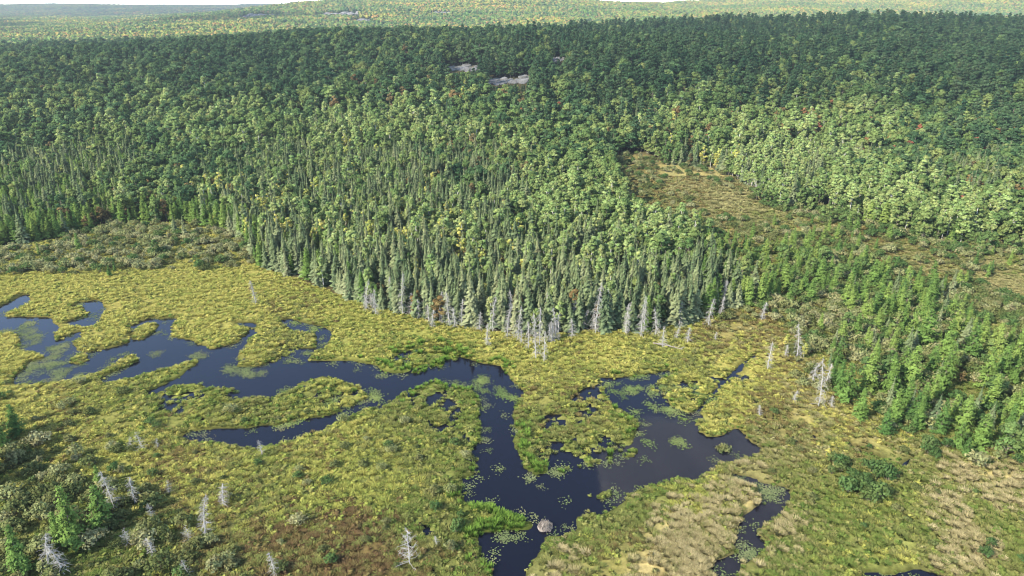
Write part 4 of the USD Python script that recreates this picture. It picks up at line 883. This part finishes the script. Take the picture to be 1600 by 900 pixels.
# floating leaves
LILIES = [  # polygon, coverage, kind
 ([(0,506),(57,503),(60,513),(0,523)], .8, 'pad'), ([(30,520),(62,514),(62,546),(32,549)], .9, 'pad'), ([(68,547),(110,532),(135,540),(130,552),(85,556)], .8, 'pad'), ([(24,598),(45,565),(100,553),(96,580),(137,578),(130,588),(60,600)], .9, 'pad'),
 ([(100,575),(170,560),(260,540),(330,555),(300,565),(220,560),(150,585)], .16, 'pad'), ([(345,572),(400,562),(428,568),(418,588),(365,590)], .75, 'pad'), ([(285,650),(330,625),(400,625),(470,603),(560,600),(580,622),(520,650),(430,668),(300,676)], .55, 'lily'),
 ([(573,602),(603,612),(600,632),(576,626)], .85, 'lily'), ([(680,592),(740,600),(752,640),(742,690),(735,640),(700,610)], .5, 'pad'), ([(742,588),(764,586),(766,600),(758,614),(742,612)], .9, 'lily'), ([(770,606),(798,598),(806,625),(795,634),(775,618)], .75, 'lily'),
 ([(940,590),(1060,578),(1135,600),(1075,660),(1030,645),(990,620),(955,625)], .6, 'lily'), ([(948,655),(1000,640),(1003,680),(960,692)], .7, 'lily'), ([(998,690),(1012,688),(1022,697),(1010,701)], 1, 'lily'), ([(1048,685),(1066,684),(1078,695),(1070,704),(1055,698)], 1, 'lily'),
 ([(815,735),(860,735),(920,722),(992,703),(992,716),(900,735),(830,755)], .55, 'pad'), ([(752,822),(800,812),(818,840),(800,865),(765,872)], .5, 'pad'), ([(1150,748),(1200,756),(1236,768),(1225,800),(1195,800),(1170,757)], .75, 'pad'), ([(1115,880),(1150,850),(1195,845),(1180,872),(1150,915),(1110,915)], .75, 'pad'),
 ([(718,748),(760,742),(790,790),(790,802),(735,780)], .10, 'pad'), ([(752,690),(765,690),(795,760),(780,765)], .12, 'pad'), ([(802,650),(812,690),(824,730),(815,740),(803,700)], .5, 'pad'), ([(822,740),(850,760),(840,780),(825,770)], .35, 'pad'), ([(1085,655),(1130,612),(1150,640),(1150,672),(1110,685)], .75, 'lily'),
 ([(625,555),(700,545),(716,560),(640,583)], .5, 'lily'), ([(870,785),(900,780),(905,805),(880,812)], .06, 'pad'), ([(555,575),(650,590),(620,600),(560,590)], .10, 'pad'), ([(455,502),(500,512),(490,522),(462,518)], .55, 'lily'), ([(460,545),(500,555),(470,570),(440,572)], .5, 'pad')]
LX, LY, LK = [], [], []
for pts, cover, kind in LILIES:
    pol = world_poly(pts); x0, y0, x1, y1 = pol.bounds
    n = int((x1 - x0) * (y1 - y0) * 1.15)
    c = rng.uniform((x0, y0), (x1, y1), (n, 2))
    c = c[shapely.contains_xy(pol, c[:, 0], c[:, 1])]
    c = c[(shore(c[:, 0], c[:, 1]) < -.2) | soaked(c[:, 0], c[:, 1])]
    f = fb(c[:, 0], c[:, 1], 2.6, 4, 41); cover *= .8
    c = c[f > np.quantile(f, 1 - cover) if len(f) and cover < 1 else f > -1]
    LX += list(c[:, 0]); LY += list(c[:, 1]); LK += [kind] * len(c)
# a thin scatter along all the banks
c = rng.uniform((GX0, 60), (GX1, 215), (60000, 2)); s = shore(c[:, 0], c[:, 1])
c = c[(s < -.2) & (s > -1.8) & (fb(c[:, 0], c[:, 1], 6.0, 3, 43) > .53)]
c = c[rng.random(len(c)) < .28]
LX += list(c[:, 0]); LY += list(c[:, 1]); LK += ['pad'] * len(c)
LK = np.array(LK)
PAD = [pads(450 + k, 1.05, 22, .13) for k in range(4)]
instancer('/World/lily_pads', [lambda p, s=s, m=m: mesh(p, s[0], s[1], M[m], s[2], s[3]) for m in ('pad', 'lily') for s in PAD], np.stack([LX, LY, np.full(len(LX), .012) + rng.uniform(0, .012, len(LX))], 1),
          rng.integers(0, 4, len(LX)) + 4 * (LK == 'lily'), rng.uniform(0, 360, len(LX)), rng.uniform(.75, 1.2, len(LX)), 'floating lily pads in mats on the dark creek', 'lily pads')

# ------------------------------------------------------------------ beaver lodge, fallen log
bx, by = ground_at(852, 824)
root = UsdGeom.Xform.Define(stage, '/World/beaver_lodge'); root.AddTranslateOp().Set((float(bx), float(by), 0))
tag(root, 'small domed beaver lodge of pale sticks in the creek', 'beaver lodge')
v, f = lump(9, (1.02, .98, .46), .3); mesh('/World/beaver_lodge/mound', v - [0, 0, .1], f, M['sticks'], smooth=True)
r = np.random.default_rng(77); parts = []
for k in range(110):
    a = r.uniform(0, 6.283); t = r.uniform(.1, 1.45)
    p = np.array([math.cos(a) * math.sin(t) * .98, math.sin(a) * math.sin(t) * .95, math.cos(t) * .48])
    d = r.normal(0, 1, 3) + [0, 0, -.5]; n = p / np.linalg.norm(p); d -= n * (d @ n) * .9; d /= np.linalg.norm(d); l = r.uniform(.2, .8)
    parts.append(tube_quads([p - d * l + n * .03, p + d * l + n * .16], [.05, .03], 4))
jv = join(parts); s = mesh('/World/beaver_lodge/sticks', jv[0], jv[1], M['sticks'], jv[2]); tag(s, kind='stuff')
p0, p1 = ground_at(1020, 541), ground_at(1066, 551)
root = UsdGeom.Xform.Define(stage, '/World/fallen_log'); root.AddTranslateOp().Set((float(p0[0]), float(p0[1]), 0))
tag(root, 'bleached fallen trunk lying in sedge below the stubby snag', 'log')
dv = np.array([p1[0] - p0[0], p1[1] - p0[1], 0]); ln = np.linalg.norm(dv)
v, f, n, _ = tube_quads([[0, 0, .85], dv * .5 + [0, 0, .95], dv + [0, 0, .8]], [.15, .12, .05], 7); mesh('/World/fallen_log/trunk', v, f, M['sticks'], n)
parts = [tube_quads([dv * t + [0, 0, .9], dv * t + [r.normal(0, .7), r.normal(0, .7), r.uniform(.9, 1.9)]], [.05, .015], 4) for t in np.linspace(.25, .95, 12)]
jv = join(parts); mesh('/World/fallen_log/branch_stubs', jv[0], jv[1], M['deadwood'], jv[2])

# ------------------------------------------------------------------ clouds: they stand high beside the view and shade the hill and valley
def cloud(seed, ground_pts, height, cell, label, body='thick'):
    """cumulus over the spot whose shadow covers the ground polygon"""
    off = SUN_DIR[:2] / SUN_DIR[2] * height
    pol = shapely.Polygon(ground_pts).buffer(-cell * .35); r = np.random.default_rng(seed)
    x0, y0, x1, y1 = pol.bounds; blobs = []
    for x in np.arange(x0, x1 + cell * .5, cell):
        for y in np.arange(y0, y1 + cell * .5, cell):
            p = np.array([x, y]) + r.uniform(-.25, .25, 2) * cell
            if not pol.contains(shapely.Point(*p)): continue
            v, f = lump(seed * 31 + len(blobs), (cell * r.uniform(.78, 1.0), cell * r.uniform(.78, 1.0), cell * r.uniform(.4, .75)), .22, 3)
            v[:, 2] = np.where(v[:, 2] < 0, v[:, 2] * .35, v[:, 2])
            v = v + [p[0] + off[0], p[1] + off[1], height]
            blobs.append(manifold3d.Manifold(manifold3d.Mesh(np.ascontiguousarray(v, np.float32), np.ascontiguousarray(f, np.uint32))))
    if not blobs: return
    u = manifold3d.Manifold.batch_boolean(blobs, manifold3d.OpType.Add); mm = u.to_mesh()
    tag(mesh(numbered('cloud'), mm.vert_properties[:, :3], mm.tri_verts, M[body], smooth=True), label, 'cloud')
cloud(1, [(-1100,620),(-500,560),(-250,540),(0,500),(150,430),(330,400),(600,410),(1000,450),(1500,600),(1500,1150),(800,1250),(300,1200),(0,1180),(-250,1230),(-420,1180),(-700,1000),(-1100,980)], 750, 130, 'broad cumulus cloud high on the left that shades the hill', 'cloud')
cloud(2, [(-900,1800),(-520,1800),(-500,2060),(-860,2080)], 750, 80, 'small cumulus cloud shading a patch of the far hill')
cloud(3, [(-4600,2900),(-1650,2800),(-1250,3600),(-1500,6800),(-5200,6800)], 900, 380, 'large distant cumulus cloud shading the far left hills')
cloud(4, [(-2300,1500),(-1150,1500),(-1150,2100),(-2300,2300)], 750, 170, 'cumulus cloud shading the valley at far left')
cloud(5, [(2900,3900),(5000,3900),(5000,5200),(2900,5200)], 900, 350, 'distant cumulus cloud shading the far right hills')

cloud(6, [(1290,1740),(1760,1720),(1800,2220),(1340,2240)], 900, 120, 'cumulus cloud ahead that the pond mirrors')

# ------------------------------------------------------------------ air
hz = trimesh.creation.box((26000, 19000, 171)); hz.apply_translation((0, 7000, 84.5))
haze_m = mat('pale_air', {'v': ('principled_volume', {'color': (.80,.88,1.0), 'density': 0.00005, 'anisotropy': .3})}, [], volume='v.volume')
tag(mesh('/World/haze', hz.vertices, hz.faces, haze_m), 'thin pale haze over the whole valley', 'haze', kind='stuff')
